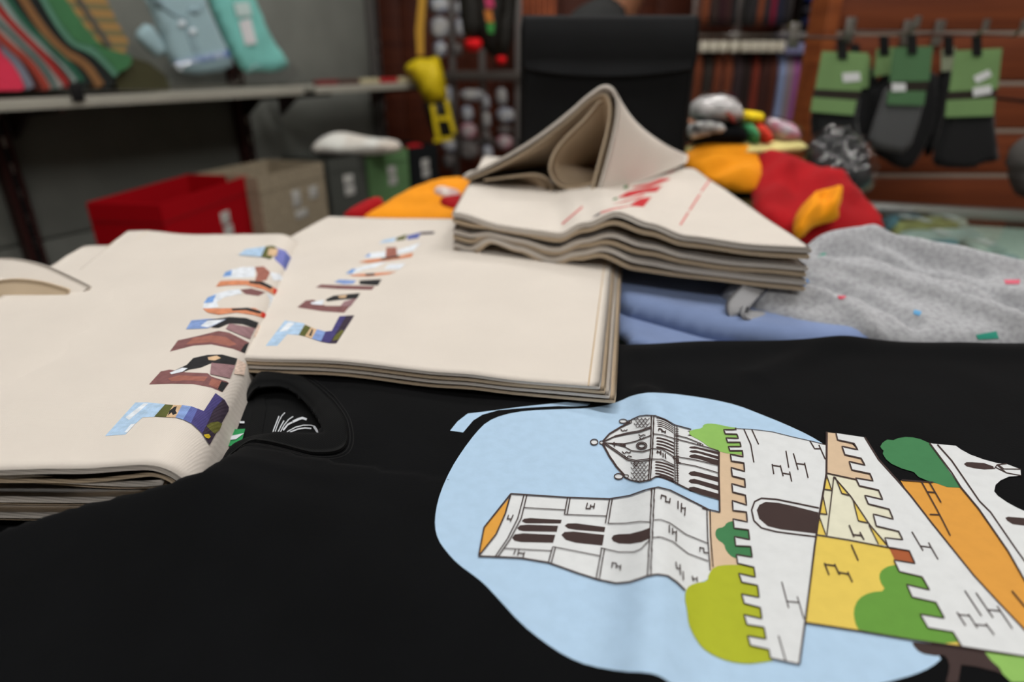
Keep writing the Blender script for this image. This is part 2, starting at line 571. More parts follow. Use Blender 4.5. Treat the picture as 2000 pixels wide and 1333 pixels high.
# flat packets inside the counter, seen through the glass on the right
hf = hframe(T - .012)
hf2 = hframe(T - .027)
PK = [([(1722, 402), (1800, 400), (1822, 418), (1735, 420)], (86, 140, 160), 'teal blue', 'next to the red cloth'),
      ([(1735, 424), (1850, 418), (1882, 436), (1748, 442)], (176, 176, 116), 'olive yellow', 'in the middle row'),
      ([(1805, 400), (1880, 404), (1905, 420), (1836, 416)], (206, 208, 196), 'cream white', 'at the far edge'),
      ([(1752, 447), (1905, 440), (1930, 456), (1765, 468)], (196, 214, 212), 'pale mint', 'below the yellow one'),
      ([(1735, 470), (1870, 462), (1895, 482), (1745, 490)], (104, 160, 176), 'sea blue', 'nearest the red cloth end'),
      ([(1880, 462), (1945, 458), (1975, 484), (1906, 490)], (190, 204, 198), 'pale grey green', 'by the dark gap'),
      ([(1800, 492), (1890, 488), (1912, 506), (1812, 512)], (196, 190, 150), 'straw yellow', 'behind the grey trousers'),
      ([(1900, 494), (1985, 490), (2030, 520), (1935, 526)], (186, 210, 214), 'pale blue', 'at the right picture edge'),
      ([(1830, 514), (1940, 508), (1965, 530), (1850, 532)], (60, 132, 168), 'bright blue', 'just behind the grey trousers')]
for pts, c, cn, where in PK:
    pts = [(x, max(y, 415) if y < 430 else y) for x, y in pts]
    if pts[2][1] - pts[1][1] < 12: pts = pts[:2] + [(x, y + 14) for x, y in pts[2:]]
    p = thing('fabric_packet', f'flat {cn} fabric packet under the counter glass, {where}', 'packet', hf2[0] + Vector((px_poly(pts, hf)[0] + (0,))), 'fabric packets inside the counter')
    V, F = pillow_geo(px_poly(pts, hf), hf2, .014, .002, .008, .01)
    mk('folded_cloth', V, F, mat('packet_' + cn.replace(' ', '_'), c, .75, var=.35, vscale=28), p)
    q = px_poly(pts, hf); cx = sum(a for a, b in q) / 4; cy = sum(b for a, b in q) / 4
    box('paper_band', (cx, cy, T - .0118), (.014, .03, .0012), WHITE, p, b=0, rz=.1)

# ================================================================== the black T-shirt
TZ = T + .050
LZ = T + .072                 # top of the front left tote stack; its fold line runs from A0 to A1
A0 = G(409, 893, LZ - .017); A1 = G(584, 479, LZ - .012)
A0.z = A1.z = 0
VD = (A1 - A0); VL = VD.length; VD.normalize(); AD = Vector((VD.y, -VD.x, 0))
def gp(px, py, z=TZ):
    p = G(px, py, z); return (p.x, p.y)
RPX = [(-200, 1105, .060), (0, 1040, .060), (150, 990, .063), (300, 950, .068), (400, 915, .074), (440, 893, .070), (480, 878, .058), (520, 870, .052)]
RIDGE = [gp(x, y, T + h) for x, y, h in RPX]
def crest_h(x, y):
    best = (1e9, 0)
    for i in range(len(RIDGE) - 1):
        x1, y1 = RIDGE[i]; x2, y2 = RIDGE[i + 1]; dx, dy = x2 - x1, y2 - y1; L = dx * dx + dy * dy
        t = max(0, min(1, ((x - x1) * dx + (y - y1) * dy) / L))
        d = math.hypot(x - x1 - t * dx, y - y1 - t * dy)
        if d < best[0]: best = (d, RPX[i][2] + (RPX[i + 1][2] - RPX[i][2]) * t)
    return T + best[1] - TZ
def seg_sd(x, y, pl):
    best = (1e9, 0)
    for i in range(len(pl) - 1):
        x1, y1 = pl[i]; x2, y2 = pl[i + 1]; dx, dy = x2 - x1, y2 - y1; L = dx * dx + dy * dy
        t = max(0, min(1, ((x - x1) * dx + (y - y1) * dy) / L))
        ex, ey = x - x1 - t * dx, y - y1 - t * dy; d = math.hypot(ex, ey)
        if d < best[0]: best = (d, dx * ey - dy * ex)
    return best[0] if best[1] > 0 else -best[0]      # positive on the far (left) side
def sstep(a, b, x):
    t = max(0, min(1, (x - a) / (b - a))); return t * t * (3 - 2 * t)
FOLD1 = [gp(1262, 770), gp(1284, 830), gp(1282, 960), gp(1276, 1130), gp(1268, 1333), gp(1250, 1600)]
FOLD2 = [gp(1480, 735), gp(1560, 700), gp(1700, 655)]
FOLD3 = [gp(1250, 690), gp(1500, 672), gp(2000, 690), gp(2300, 700)]
def ridge(x, y, pl, w):
    d = seg_sd(x, y, pl) / w; return math.exp(-d * d)
COLLAR = [gp(*p) for p in smooth_poly([(392, 938), (430, 903), (470, 878), (505, 864), (540, 862), (628, 861), (632, 840), (612, 800), (580, 768), (548, 757), (505, 762), (470, 772), (435, 785), (410, 850)], 2)]
CCX, CCY = gp(560, 800)
def tee_z(x, y):
    z = TZ
    z -= .004 * sstep(.20, .10, y)
    # hollow beside the print fold, then the fold itself
    z += .0062 * ridge(x, y, FOLD1, .011) - .0026 * ridge(x + .024, y, FOLD1, .014) - .0022 * ridge(x - .026, y, FOLD1, .016)
    z += .0035 * ridge(x, y, FOLD2, .010) + .004 * ridge(x, y, FOLD3, .012)
    # shoulder drops away beneath the tote bags on the left
    s = seg_sd(x, y, RIDGE)
    rh = crest_h(x, y)
    und = sstep(.010, -.004, (Vector((x, y, 0)) - A0).dot(AD))
    if s < 0: z += rh * (.35 * math.exp(-(s / .022) ** 2) + .65 * math.exp(-(s / .065) ** 2))
    else: z += (1 - sstep(0, .010, s)) * rh
    z -= und * .014 * sstep(.0, .010, s)
    z += .0022 * noise.noise(Vector((x * 9, y * 9, 3.1))) + .0009 * noise.noise(Vector((x * 26, y * 26, 7.7)))
    # swelling around the neck opening
    d = math.hypot((x - CCX) / 1.3, y - CCY)
    z += .003 * math.exp(-((d - .04) / .02) ** 2)
    # hem end: falls at the far edge
    z -= .03 * sstep(.425, .448, y) * sstep(.06, .10, x)
    return z
TEE_OUT = [(-.42, .06), (.90, .06), (.95, .30), (.90, .446), (.40, .447), (.12, .446), (.085, .47), (-.02, .52), (-.25, .50), (-.42, .40)]
tee = thing('black_t_shirt', 'black t-shirt spread over the counter with a light blue castle print', 't-shirt', (.2, .25, T))
def sheet_from_poly(poly, zf, step, hole=None, thick=.0016):
    pv, pf, pl = tri_poly(poly, step)
    top = [Vector((p.x, p.y, zf(p.x, p.y))) for p in pv]
    F = []
    for f in pf:
        c = sum((pv[i] for i in f), Vector((0, 0))) / len(f)
        if hole and in_poly((c.x, c.y), hole): continue
        a = sum(pv[f[k]].x * pv[f[(k + 1) % len(f)]].y - pv[f[(k + 1) % len(f)]].x * pv[f[k]].y for k in range(len(f)))
        F.append(f if a > 0 else f[::-1])
    cnt = {}
    for f in F:
        for k in range(len(f)): cnt[(f[k], f[(k + 1) % len(f)])] = 1
    n = len(top)
    V = top + [v - Vector((0, 0, thick)) for v in top]
    F2 = F + [[i + n for i in f[::-1]] for f in F]
    for (a, b) in cnt:
        if (b, a) not in cnt: F2.append((b, a, a + n, b + n))
    return V, F2
tee_geo = sheet_from_poly(TEE_OUT, tee_z, .0036, COLLAR)
body = mk('body', tee_geo[0], tee_geo[1], TEE, tee)
TB = bvh_of(tee_geo)
# inside of the back, seen through the neck
cin = [gp(*p) for p in [(400, 960), (480, 900), (560, 880), (660, 875), (660, 830), (630, 780), (570, 745), (500, 745), (440, 760), (400, 820)]]
def in_z(x, y): return TZ - .0065 + .0012 * noise.noise(Vector((x * 30, y * 30, 1)))
in_geo = sheet_from_poly(cin, in_z, .004)
inner = mk('inner_back', in_geo[0], in_geo[1], TEE_IN, tee)
IB = bvh_of(in_geo)
# neck band: a ribbed strip from the outer seam to the rolled inner edge
NB_OUT = smooth_poly([(372, 948), (425, 912), (470, 894), (510, 886), (560, 890), (610, 899), (655, 897), (676, 886), (681, 862), (672, 825), (640, 780), (600, 750), (560, 738), (515, 738), (470, 744), (425, 756)], 2, closed=False)
NB_IN = smooth_poly([(392, 930), (430, 897), (470, 872), (505, 858), (545, 860), (590, 861), (620, 862), (632, 861), (633, 848), (622, 818), (604, 790), (582, 770), (555, 758), (520, 760), (475, 768), (425, 782)], 2, closed=False)
def strip_pts(pl, n):
    R = resample(pl, 2.0, closed=False); m = len(R)
    return [R[min(m - 1, int(round(k * (m - 1) / (n - 1))))] for k in range(n)]
NS = 90
oo, ii = strip_pts(NB_OUT, NS), strip_pts(NB_IN, NS)
rows = []
for k in range(NS):
    a = Vector(gp(oo[k].x, oo[k].y)); b = Vector(gp(ii[k].x, ii[k].y)); row = []
    for q in range(8):
        s = q / 7; p = a.lerp(b, s)
        z = tee_z(a.x, a.y) * (1 - s) + (TZ - .0005) * s if False else tee_z(p.x, p.y)
        z += .0010 + .0008 * math.sin(math.pi * min(1, s * 1.05)) - (.0022 * (max(0, s - .8) / .2) ** 2)
        row.append(Vector((p.x, p.y, z)))
    rows.append(row)
nb_geo = thick_sheet_geo(rows, .0018)
mk('neckband', nb_geo[0], nb_geo[1], RIB, tee)
for off, nm in ((-.006, 'seam_stitching'), (-.011, 'seam_stitching')):
    pts = []
    for k in range(2, NS - 2):
        a = Vector(gp(oo[k].x, oo[k].y)); b = Vector(gp(ii[k].x, ii[k].y)); d = (a - b).normalized()
        p = a + d * (.0012 + (-.004 - off) * .45)
        pts.append(Vector((p.x, p.y, tee_z(p.x, p.y) + .0001)))
    tube(nm, pts, .00035, THREAD, tee, seg=5)
# back neck tape inside the opening and the little green size label
tp = [(498, 780), (516, 772), (520, 800), (512, 850), (500, 885), (478, 900), (486, 850), (494, 810)]
printed('neck_tape', [[(x, y) for x, y in tp]], IB, 6, RIB, tee)
GREEN = mat('green_label', (28, 128, 70), .7); INK = mat('white_ink', (196, 200, 206), .7)
lab = printed('size_label', [[(430, 846), (480, 844), (472, 873), (440, 880), (425, 870)]], IB, 18, GREEN, tee, label='small green woven label')
printed('label_arrow', [[(448, 860), (478, 854), (462, 866), (440, 868)]], IB, 22, INK, tee)
printed('label_dot', [[(468, 826), (478, 826), (478, 830), (469, 830)]], IB, 8, INK, tee)
c4 = crop(390, 740, 6.6667)
INKL = [([(945, 770), (965, 680), (1000, 590), (1035, 500)], 1.0), ([(970, 775), (990, 690), (1030, 580), (1070, 500), (1112, 455)], .8),
        ([(1020, 715), (1060, 630), (1100, 560)], 1.0), ([(1050, 715), (1100, 620), (1160, 545), (1220, 505)], .9),
        ([(1090, 685), (1150, 610), (1210, 580)], 1.5), ([(1215, 575), (1290, 540), (1340, 525), (1395, 545)], 2.2),
        ([(1055, 800), (1150, 700), (1250, 645), (1350, 620), (1450, 620), (1500, 635)], .9),
        ([(1105, 770), (1190, 705), (1280, 670), (1370, 655), (1455, 662)], 1.2), ([(1490, 635), (1525, 690), (1550, 728)], 2.2)]
printed('neck_print', [ribbon(c4(p), w) for p, w in INKL], IB, 5, INK, tee, step=4, label='white washed lettering inside the neck')

# ------------------------------------------------------------------ print on the T-shirt
c6 = crop(840, 740, 2.2483); c7 = crop(1300, 780, 2.41); c8 = crop(1100, 780, 3.332)
c9 = crop(1660, 840, 5.553); c10 = crop(1660, 1080, 5.268)
def ink(name, rgb): return mat('ink_' + name, tuple(v * .935 for v in rgb), .75, var=.05, vscale=160, bump=('noise', 700.0, .15, .0004), spec=.2)
I_BLUE = ink('light_blue', (178, 207, 234)); I_WHITE = ink('white', (220, 223, 225)); I_LINE = ink('brown_line', (62, 47, 45))
I_ROOF = ink('roof_orange', (222, 160, 66)); I_BEIGE = ink('beige', (214, 188, 158)); I_LG = ink('light_green', (142, 188, 96))
I_DG = ink('dark_green', (64, 126, 80)); I_OL = ink('olive', (172, 180, 40)); I_YEL = ink('yellow', (226, 198, 92))
I_CRM = ink('cream', (224, 222, 200)); I_BUSH = ink('bush_green', (100, 152, 60)); I_OR = ink('orange', (220, 156, 66)); I_RED = ink('brick_red', (166, 90, 52))
blob = c6([(970, 62), (1050, 66), (1150, 78), (1250, 95), (1349, 118)]) + [(1480, 808), (1530, 828), (1580, 851), (1614, 872)] + c7([ (900, 600), (1100, 1000), (1310, 1215), (1250, 1265), (1170, 1300), (1080, 1325), (1000, 1345), (600, 1420), (350, 1420)]) + \
    c6([(1060, 1345), (1030, 1322), (1000, 1305), (950, 1293), (850, 1290), (700, 1265), (600, 1225), (500, 1160), (400, 1080), (300, 970), (240, 905), (190, 865), (120, 815), (70, 760), (35, 710), (20, 650), (25, 580), (45, 500), (90, 400), (140, 320), (200, 240), (250, 190), (320, 160), (420, 142), (560, 136), (690, 132), (780, 118), (840, 98), (880, 78), (930, 66)])
chest = printed('chest_print', [[(p.x, p.y) for p in smooth_poly(blob, 1)]], TB, 1, I_BLUE, tee, label='pale blue printed background of the castle picture')
def pr(name, polys, layer, m, sm=0, step=7.0):
    if len(polys) > 1 and not isinstance(polys[0], tuple):
        for q in polys: pr(name, [q], layer, m, sm, step)
        return
    if sm: polys = [[(p.x, p.y) for p in smooth_poly(q, sm)] for q in polys]
    return printed(name, polys, TB, layer, m, chest, step)
LINES = []
def ln(cf, pts, w=1.1): LINES.append(ribbon(cf(pts), w * 1.2))
def lns(cf, w, *ps):
    for p in ps: ln(cf, p, w)
pr('printed_swoosh', [c6([(88, 230), (120, 190), (165, 155), (250, 145), (400, 125), (520, 112), (600, 104), (660, 105), (705, 112), (690, 120), (640, 124), (560, 122), (420, 130), (300, 140), (230, 160), (190, 185), (145, 238)])], 1, I_BLUE)
# bell tower
t_top = [(355, 512), (600, 528), (790, 535), (880, 520), (950, 495), (1000, 483), (1050, 495), (1150, 545), (1225, 583)]
t_bot = [(1190, 895), (1115, 935), (1080, 900), (1040, 872), (1000, 866), (960, 873), (880, 900), (820, 906), (740, 890), (640, 858), (520, 815), (400, 795), (300, 790), (213, 787)]
pr('printed_tower', [c6(t_top + [(1240, 830), (1225, 880)] + t_bot)], 2, I_WHITE)
pr('printed_roof', [c6([(237, 660), (345, 530), (335, 590), (290, 680), (215, 780)])], 3, I_ROOF)
ln(c6, t_top, 1.1); ln(c6, t_bot[1:], 1.2); lns(c6, 1.2, [(355, 512), (237, 660), (213, 787), (290, 690), (330, 600), (355, 512)])
lns(c6, .9, [(412, 518), (385, 620), (340, 710), (285, 790)], [(425, 518), (400, 620), (350, 715), (298, 790)], [(603, 528), (589, 603)], [(614, 530), (601, 604)],
    [(790, 533), (770, 643)], [(801, 535), (783, 645)], [(538, 745), (517, 818)], [(550, 747), (530, 820)], [(754, 752), (729, 888)], [(767, 754), (743, 890)],
    [(975, 490), (968, 640), (957, 873)], [(986, 488), (979, 640), (969, 870)], [(1214, 580), (1217, 700), (1228, 850)], [(1229, 583), (1231, 700), (1241, 835)])
lns(c6, .7, [(412, 573), (592, 583)], [(590, 603), (775, 610)], [(785, 643), (860, 642), (925, 634), (968, 637)], [(985, 628), (1010, 625), (1050, 640), (1120, 690), (1218, 730)],
    [(325, 752), (530, 763)], [(540, 745), (745, 785)], [(750, 750), (830, 768), (900, 768), (930, 755), (965, 715)], [(975, 705), (1010, 702), (1060, 720), (1130, 775), (1220, 808)])
pr('printed_window', [c6([(402, 630), (412, 619), (440, 616), (578, 624), (573, 640), (420, 639)]), c6([(382, 660), (395, 648), (430, 645), (562, 650), (556, 677), (410, 674), (390, 669)]),
    c6([(360, 703), (372, 688), (410, 683), (550, 690), (540, 725), (400, 722), (370, 716)]), c6([(590, 650), (603, 640), (640, 639), (770, 656), (766, 678), (640, 668), (605, 662)]),
    c6([(576, 690), (590, 677), (630, 675), (765, 690), (757, 737), (640, 725), (595, 712)]), c6([(797, 705), (806, 692), (830, 687), (880, 685), (930, 672), (968, 658), (968, 705), (930, 722), (880, 730), (830, 728), (805, 718)])], 3, I_LINE)
# brick marks on the tower
lns(c6, .9, [(345, 605), (338, 625)], [(340, 622), (358, 624)], [(365, 605), (352, 635)], [(375, 758), (367, 780)], [(390, 758), (384, 785)], [(388, 772), (412, 776)], [(415, 768), (407, 795)],
    [(690, 552), (683, 578)], [(684, 577), (705, 577)], [(705, 560), (700, 580)], [(702, 568), (722, 568)], [(722, 554), (717, 578)], [(803, 813), (800, 838)], [(803, 816), (822, 818)], [(822, 818), (820, 840)], [(820, 830), (840, 832)], [(842, 824), (838, 850)],
    [(1014, 515), (1012, 535)], [(1014, 518), (1032, 523)], [(1032, 522), (1030, 548)], [(1030, 545), (1048, 548)], [(1050, 530), (1047, 553)], [(1084, 542), (1084, 578)], [(1100, 552), (1098, 592)], [(1098, 572), (1114, 575)], [(1116, 570), (1114, 608)],
    [(1046, 648), (1046, 683)], [(1060, 660), (1060, 690)], [(1060, 678), (1076, 680)], [(1077, 672), (1075, 722)], [(1182, 745), (1182, 768)], [(1182, 748), (1200, 752)], [(1200, 752), (1200, 772)], [(1200, 770), (1220, 772)],
    [(1074, 810), (1078, 840)], [(1077, 838), (1092, 840)], [(1092, 820), (1094, 868)], [(1106, 852), (1107, 890)], [(1147, 872), (1152, 895)], [(1150, 884), (1168, 886)], [(1168, 876), (1170, 900)])
# cathedral dome
dome = [(250, 292), (290, 245), (350, 205), (410, 170), (450, 140), (500, 118), (545, 113), (600, 117), (660, 140), (720, 175), (830, 205), (920, 290), (1015, 350), (1012, 660), (900, 628), (800, 590), (740, 560), (690, 525), (640, 507), (600, 515), (570, 535), (500, 548), (440, 535), (400, 515), (350, 460), (310, 400), (270, 330)]
pr('printed_dome', [c8(dome)], 2, I_WHITE)
ln(c8, [(410, 170), (450, 140), (500, 118), (545, 113), (600, 117), (660, 140), (720, 175), (830, 205)], .9)
ln(c8, [(1012, 660), (900, 628), (800, 590), (740, 560), (690, 525), (640, 507), (600, 515), (570, 535), (500, 548), (440, 535), (400, 515)], 1.0)
lns(c8, 1.5, [(255, 285), (300, 235), (380, 188), (440, 160)], [(255, 298), (300, 380), (350, 450), (405, 508)])
lns(c8, .8, [(258, 288), (330, 255), (420, 235), (500, 222), (572, 197)], [(262, 284), (340, 248), (420, 228), (500, 214), (572, 188)], [(260, 296), (340, 350), (420, 405), (480, 418), (565, 408)], [(266, 292), (345, 342), (420, 395), (480, 408), (565, 397)],
    [(265, 292), (330, 300), (400, 318), (450, 345), (520, 352), (572, 335)], [(300, 296), (400, 300), (470, 285), (530, 262), (575, 245)])
lns(c8, 1.2, [(318, 300), (345, 302)], [(330, 288), (334, 318)], [(370, 303), (410, 315)], [(390, 305), (410, 308)])
lns(c8, .8, [(375, 205), (390, 218), (400, 210), (412, 215), (420, 205)], [(495, 238), (510, 250), (525, 240), (540, 245)], [(385, 350), (400, 365), (415, 352), (432, 360), (445, 352)], [(400, 375), (415, 390), (430, 378), (450, 385)], [(465, 430), (480, 445), (490, 430)], [(500, 258), (515, 270), (530, 258)])
def ring(cf, x, y, rx, ry, w):
    P = cf([(x + rx * math.cos(a * math.pi / 10), y + ry * math.sin(a * math.pi / 10)) for a in range(21)]); LINES.append(ribbon(P, w))
def disc(cf, x, y, rx, ry): return cf([(x + rx * math.cos(a * math.pi / 10), y + ry * math.sin(a * math.pi / 10)) for a in range(20)])
pr('printed_finial', [disc(c8, 200, 288, 24, 18), disc(c8, 248, 291, 13, 10), disc(c8, 392, 152, 26, 13), disc(c8, 434, 156, 15, 9), disc(c8, 364, 512, 30, 18), disc(c8, 415, 511, 15, 10)], 3, I_WHITE, step=4)
for a in ((200, 288, 24, 18, 1.0), (248, 291, 13, 10, .8), (392, 152, 26, 13, .9), (434, 156, 15, 9, .8), (364, 512, 30, 18, 1.0), (415, 511, 15, 10, .8), (515, 312, 34, 24, .9), (515, 312, 24, 15, 1.3)): ring(c8, *a)
for (x0, x1, y0, y1) in ((465, 565, 132, 190), (445, 556, 420, 535)):
    r = 0; y = y0
    while y < y1:
        x = x0 + (12 if r % 2 else 0)
        while x < x1 - 14:
            ln(c8, [(x, y), (x + 5, y + 9), (x + 14, y + 11), (x + 22, y + 5), (x + 24, y - 2)], .55); x += 25
        y += 16; r += 1
lns(c8, .9, [(577, 116), (572, 330), (558, 537)], [(592, 117), (584, 330), (570, 533)])
lns(c8, .7, [(720, 175), (718, 350), (722, 560)], [(735, 182), (733, 350), (740, 565)])
lns(c8, .6, *[[(724, 200 + q * 16), (746, 203 + q * 16)] for q in range(22)])
ws = []
def wave_bar(x0, y0, x1, y1, h, tip=True):
    P = []; n = 8
    for k in range(n + 1):
        s = k / n; P.append((x0 + (x1 - x0) * s, y0 + (y1 - y0) * (s ** 1.6) - h / 2))
    Q = [(x, y + h) for x, y in P]
    ws.append(c8([(x0 - 8, y0)] + P + Q[::-1]))
for q in range(5): wave_bar(612 + q * 2, 128 + q * 13, 716, 178 + q * 12, 6)
for q in range(4): wave_bar(612, 258 + q * 20, 717, 290 + q * 22, 11)
for q in range(6): wave_bar(604, 414 + q * 19, 717, 446 + q * 20, 11)
def bar(x0, y0, x1, y1, h0, h1): ws.append(c8([(x0, y0), (x0 + 12, y0 - h0 * .4), (x0 + 40, y0 - h0 * .5), (x1, y1 - h1 / 2), (x1, y1 + h1 / 2), (x0 + 60, y0 + h0 * .55), (x0 + 18, y0 + h0 * .4)]))
bar(805, 214, 850, 225, 10, 12); bar(805, 240, 905, 270, 12, 16)
bar(815, 320, 1012, 358, 16, 18); bar(818, 346, 1012, 388, 18, 20); bar(816, 378, 1012, 420, 28, 34)
bar(812, 490, 1012, 530, 32, 32); bar(812, 540, 1012, 585, 32, 32); bar(808, 592, 1012, 640, 34, 36)
pr('printed_arcade', ws, 3, I_LINE, step=5)
lns(c8, .7, [(722, 265), (800, 285), (920, 318), (1012, 345)], [(725, 380), (860, 405), (1012, 440)], [(728, 420), (860, 445), (1012, 490)], [(722, 240), (800, 260), (900, 300)], [(585, 235), (640, 240), (720, 265)], [(570, 330), (640, 335), (718, 385)], [(566, 400), (640, 400), (720, 440)])
lns(c8, .9, [(622, 198), (620, 215)], [(622, 200), (640, 205)], [(640, 205), (640, 222)], [(640, 215), (662, 222)], [(662, 212), (660, 232)], [(612, 345), (612, 362)], [(612, 352), (630, 356)], [(634, 345), (632, 372)], [(645, 358), (648, 388)], [(660, 362), (662, 395)], [(710, 380), (712, 392)], [(712, 392), (730, 396)], [(730, 396), (730, 415)], [(742, 396), (744, 420)], [(744, 420), (760, 424)], [(872, 296), (875, 306)], [(888, 298), (890, 310)], [(905, 300), (908, 312)])
# beige strip, trees and the first wall
pr('printed_ground', [c8([(1015, 345), (1190, 360), (1250, 1120), (1100, 1160), (960, 1130), (945, 735), (1020, 745)])], 3, I_BEIGE)
lns(c8, 1.4, [(1014, 350), (1012, 500), (1018, 746)]); lns(c8, 1.0, [(900, 718), (1020, 746)])
pr('printed_tree', [c8([(822, 240), (815, 215), (850, 203), (905, 195), (910, 172), (950, 163), (1010, 170), (1070, 185), (1150, 195), (1190, 370), (1080, 362), (1015, 347), (950, 320), (900, 280)])], 4, I_LG, 1)
pr('printed_tree', [c8([(1105, 800), (1065, 810), (1045, 840), (1000, 848), (986, 880), (1000, 920), (1048, 950), (1055, 985), (1085, 1025), (1125, 1047), (1240, 1040), (1235, 960), (1215, 860), (1150, 810)])], 4, I_DG, 1)
pr('printed_tree', [c7([(430, 797), (360, 787), (290, 785), (230, 793), (200, 830), (197, 862), (130, 872), (95, 893), (85, 940), (98, 1000), (103, 1060), (130, 1120), (170, 1178), (230, 1216), (300, 1242), (380, 1253), (450, 1246), (520, 1234), (500, 1000), (450, 850)])], 4, I_OL, 1)
zig8 = [(1120, 195), (1125, 208), (1045, 208), (1055, 235), (1130, 238), (1140, 265), (1060, 262), (1070, 290), (1150, 290), (1157, 318), (1075, 318), (1085, 345), (1165, 345), (1170, 385), (1088, 368), (1095, 412), (1175, 425), (1180, 480), (1093, 455), (1100, 510), (1180, 530), (1185, 585), (1097, 560), (1103, 615), (1185, 635), (1193, 700), (1100, 670), (1105, 735), (1192, 745), (1198, 810), (1105, 790), (1112, 850), (1205, 862), (1213, 925), (1115, 905), (1122, 965), (1220, 970), (1230, 1040), (1127, 1022), (1135, 1080), (1240, 1105), (1250, 1170), (1142, 1145)]
zig7 = [(358, 870), (432, 885), (440, 942), (357, 925), (370, 970), (445, 990), (453, 1042), (368, 1022), (382, 1070), (462, 1083), (472, 1138), (385, 1122), (398, 1168), (485, 1188), (492, 1228)]
wallL = c8(zig8) + c7(zig7)
pr('printed_wall', [wallL + c7([(628, 1257), (640, 1190), (655, 1060), (700, 700), (720, 560), (755, 360), (755, 222), (690, 205), (600, 185), (500, 160), (400, 148)])], 5, I_WHITE)
idf = lambda p: p
ln(idf, wallL, 1.2); ln(c7, [(492, 1228), (628, 1257)], 1.1); ln(c7, [(325, 145), (400, 148), (500, 160), (600, 185), (690, 205), (755, 222)], .5)
ln(c7, [(757, 160), (755, 360), (720, 560), (700, 700), (655, 1060), (628, 1257)], 1.6)
pr('printed_gate', [c7([(718, 540), (600, 510), (530, 495), (470, 490), (440, 505), (428, 530), (440, 570), (480, 605), (540, 620), (640, 632), (704, 640)])], 6, I_LINE, 0)
ln(c7, [(720, 520), (600, 495), (520, 479), (450, 474), (418, 490), (404, 530), (415, 580), (450, 614), (520, 632), (620, 645), (702, 655)], 1.3)
lns(c7, 1.0, [(368, 148), (400, 220), (415, 305)], [(405, 150), (437, 220)], [(500, 312), (508, 360)], [(500, 318), (542, 325)], [(538, 318), (552, 370)], [(548, 355), (588, 362)], [(582, 348), (592, 395)], [(565, 250), (578, 330)], [(600, 262), (622, 340)], [(615, 310), (655, 315)], [(652, 306), (669, 378)],
    [(545, 868), (578, 992)], [(570, 960), (628, 966)], [(618, 938), (650, 1045)], [(530, 1122), (565, 1243)], [(678, 203), (700, 240), (730, 240)], [(720, 222), (750, 290)])
# second wall, yellow fields
zw2 = [(800, 165), (808, 198), (885, 215), (903, 245), (828, 228), (842, 268), (918, 285), (937, 318), (862, 300), (875, 340), (960, 358), (975, 392), (893, 378), (910, 415), (1000, 435), (1020, 480), (935, 460), (952, 500), (1050, 525), (1070, 573), (975, 548), (990, 605), (1095, 630), (1115, 670), (1030, 660), (1045, 705), (1145, 722), (1172, 782), (1072, 765), (1098, 820), (1205, 845), (1240, 907), (1132, 880), (1158, 940), (1270, 965), (1310, 1040), (1195, 1020), (1232, 1085), (1350, 1105), (1390, 1172)]
pr('printed_ground', [c7([(762, 160), (830, 168), (930, 270), (1000, 400), (895, 388), (757, 357)])], 3, I_BEIGE)
pr('printed_field', [c7([(757, 355), (895, 385), (1030, 435), (1140, 680), (1060, 706), (710, 647)])], 3, I_CRM)
pr('printed_field', [c7([(712, 646), (860, 670), (1150, 722), (1200, 790), (1330, 1040), (1420, 1178), (900, 1098), (657, 1060)])], 3, I_YEL)
pr('printed_gable', [c7(q) for q in ([(755, 362), (778, 430), (740, 430)], [(737, 452), (757, 548), (722, 545)], [(722, 560), (752, 645), (708, 645)], [(797, 374), (855, 455), (827, 450)], [(880, 480), (945, 585), (905, 580)], [(955, 600), (1045, 695), (1000, 690)])], 4, I_YEL, step=5)
pr('printed_bush', [c7([(1100, 787), (1070, 787), (1038, 795), (1006, 820), (1005, 860), (1037, 908), (960, 915), (905, 945), (882, 1000), (890, 1060), (912, 1100), (1420, 1178), (1330, 1040), (1220, 850)])], 4, I_BUSH, 1)
pr('printed_brick', [c7([(1050, 706), (1160, 720), (1190, 785), (1080, 768)])], 4, I_RED)
pr('printed_wall', [c7(zw2 + [(1687, 1218), (1712, 1220), (1712, 1125), (1687, 1092), (1560, 960), (1450, 840), (1330, 690), (1250, 590), (1150, 460), (1090, 390), (1000, 290), (935, 185)])], 5, I_WHITE)
ln(c7, zw2, 1.1)
lns(c7, .9, [(790, 372), (757, 650)], [(790, 372), (870, 465), (960, 600), (1047, 702)], [(757, 355), (895, 385)], [(710, 646), (860, 670), (1075, 712)], [(740, 430), (780, 436)], [(722, 545), (760, 550)], [(825, 450), (862, 460)], [(905, 580), (950, 590)])
lns(c7, .8, [(755, 362), (778, 430)], [(737, 452), (757, 548)], [(722, 560), (752, 645)], [(880, 480), (905, 580)], [(797, 374), (827, 450)], [(955, 600), (1000, 690)])
lns(c7, 1.3, [(655, 1060), (900, 1098), (1180, 1145), (1390, 1174), (1687, 1220), (1712, 1224)])
lns(c7, 1.3, [(935, 185), (1000, 290), (1090, 390), (1150, 460), (1250, 590), (1330, 690), (1450, 840), (1560, 960), (1687, 1095), (1712, 1122)])
lns(c7, 1.1, [(872, 692), (905, 768)], [(745, 778), (768, 835)], [(748, 785), (797, 792)], [(793, 783), (817, 835)], [(808, 822), (862, 832)], [(855, 820), (878, 870)], [(862, 600), (885, 657)], [(878, 645), (922, 650)], [(912, 633), (932, 670)], [(1157, 632), (1210, 722)], [(1198, 700), (1245, 706)], [(1235, 683), (1280, 763)])
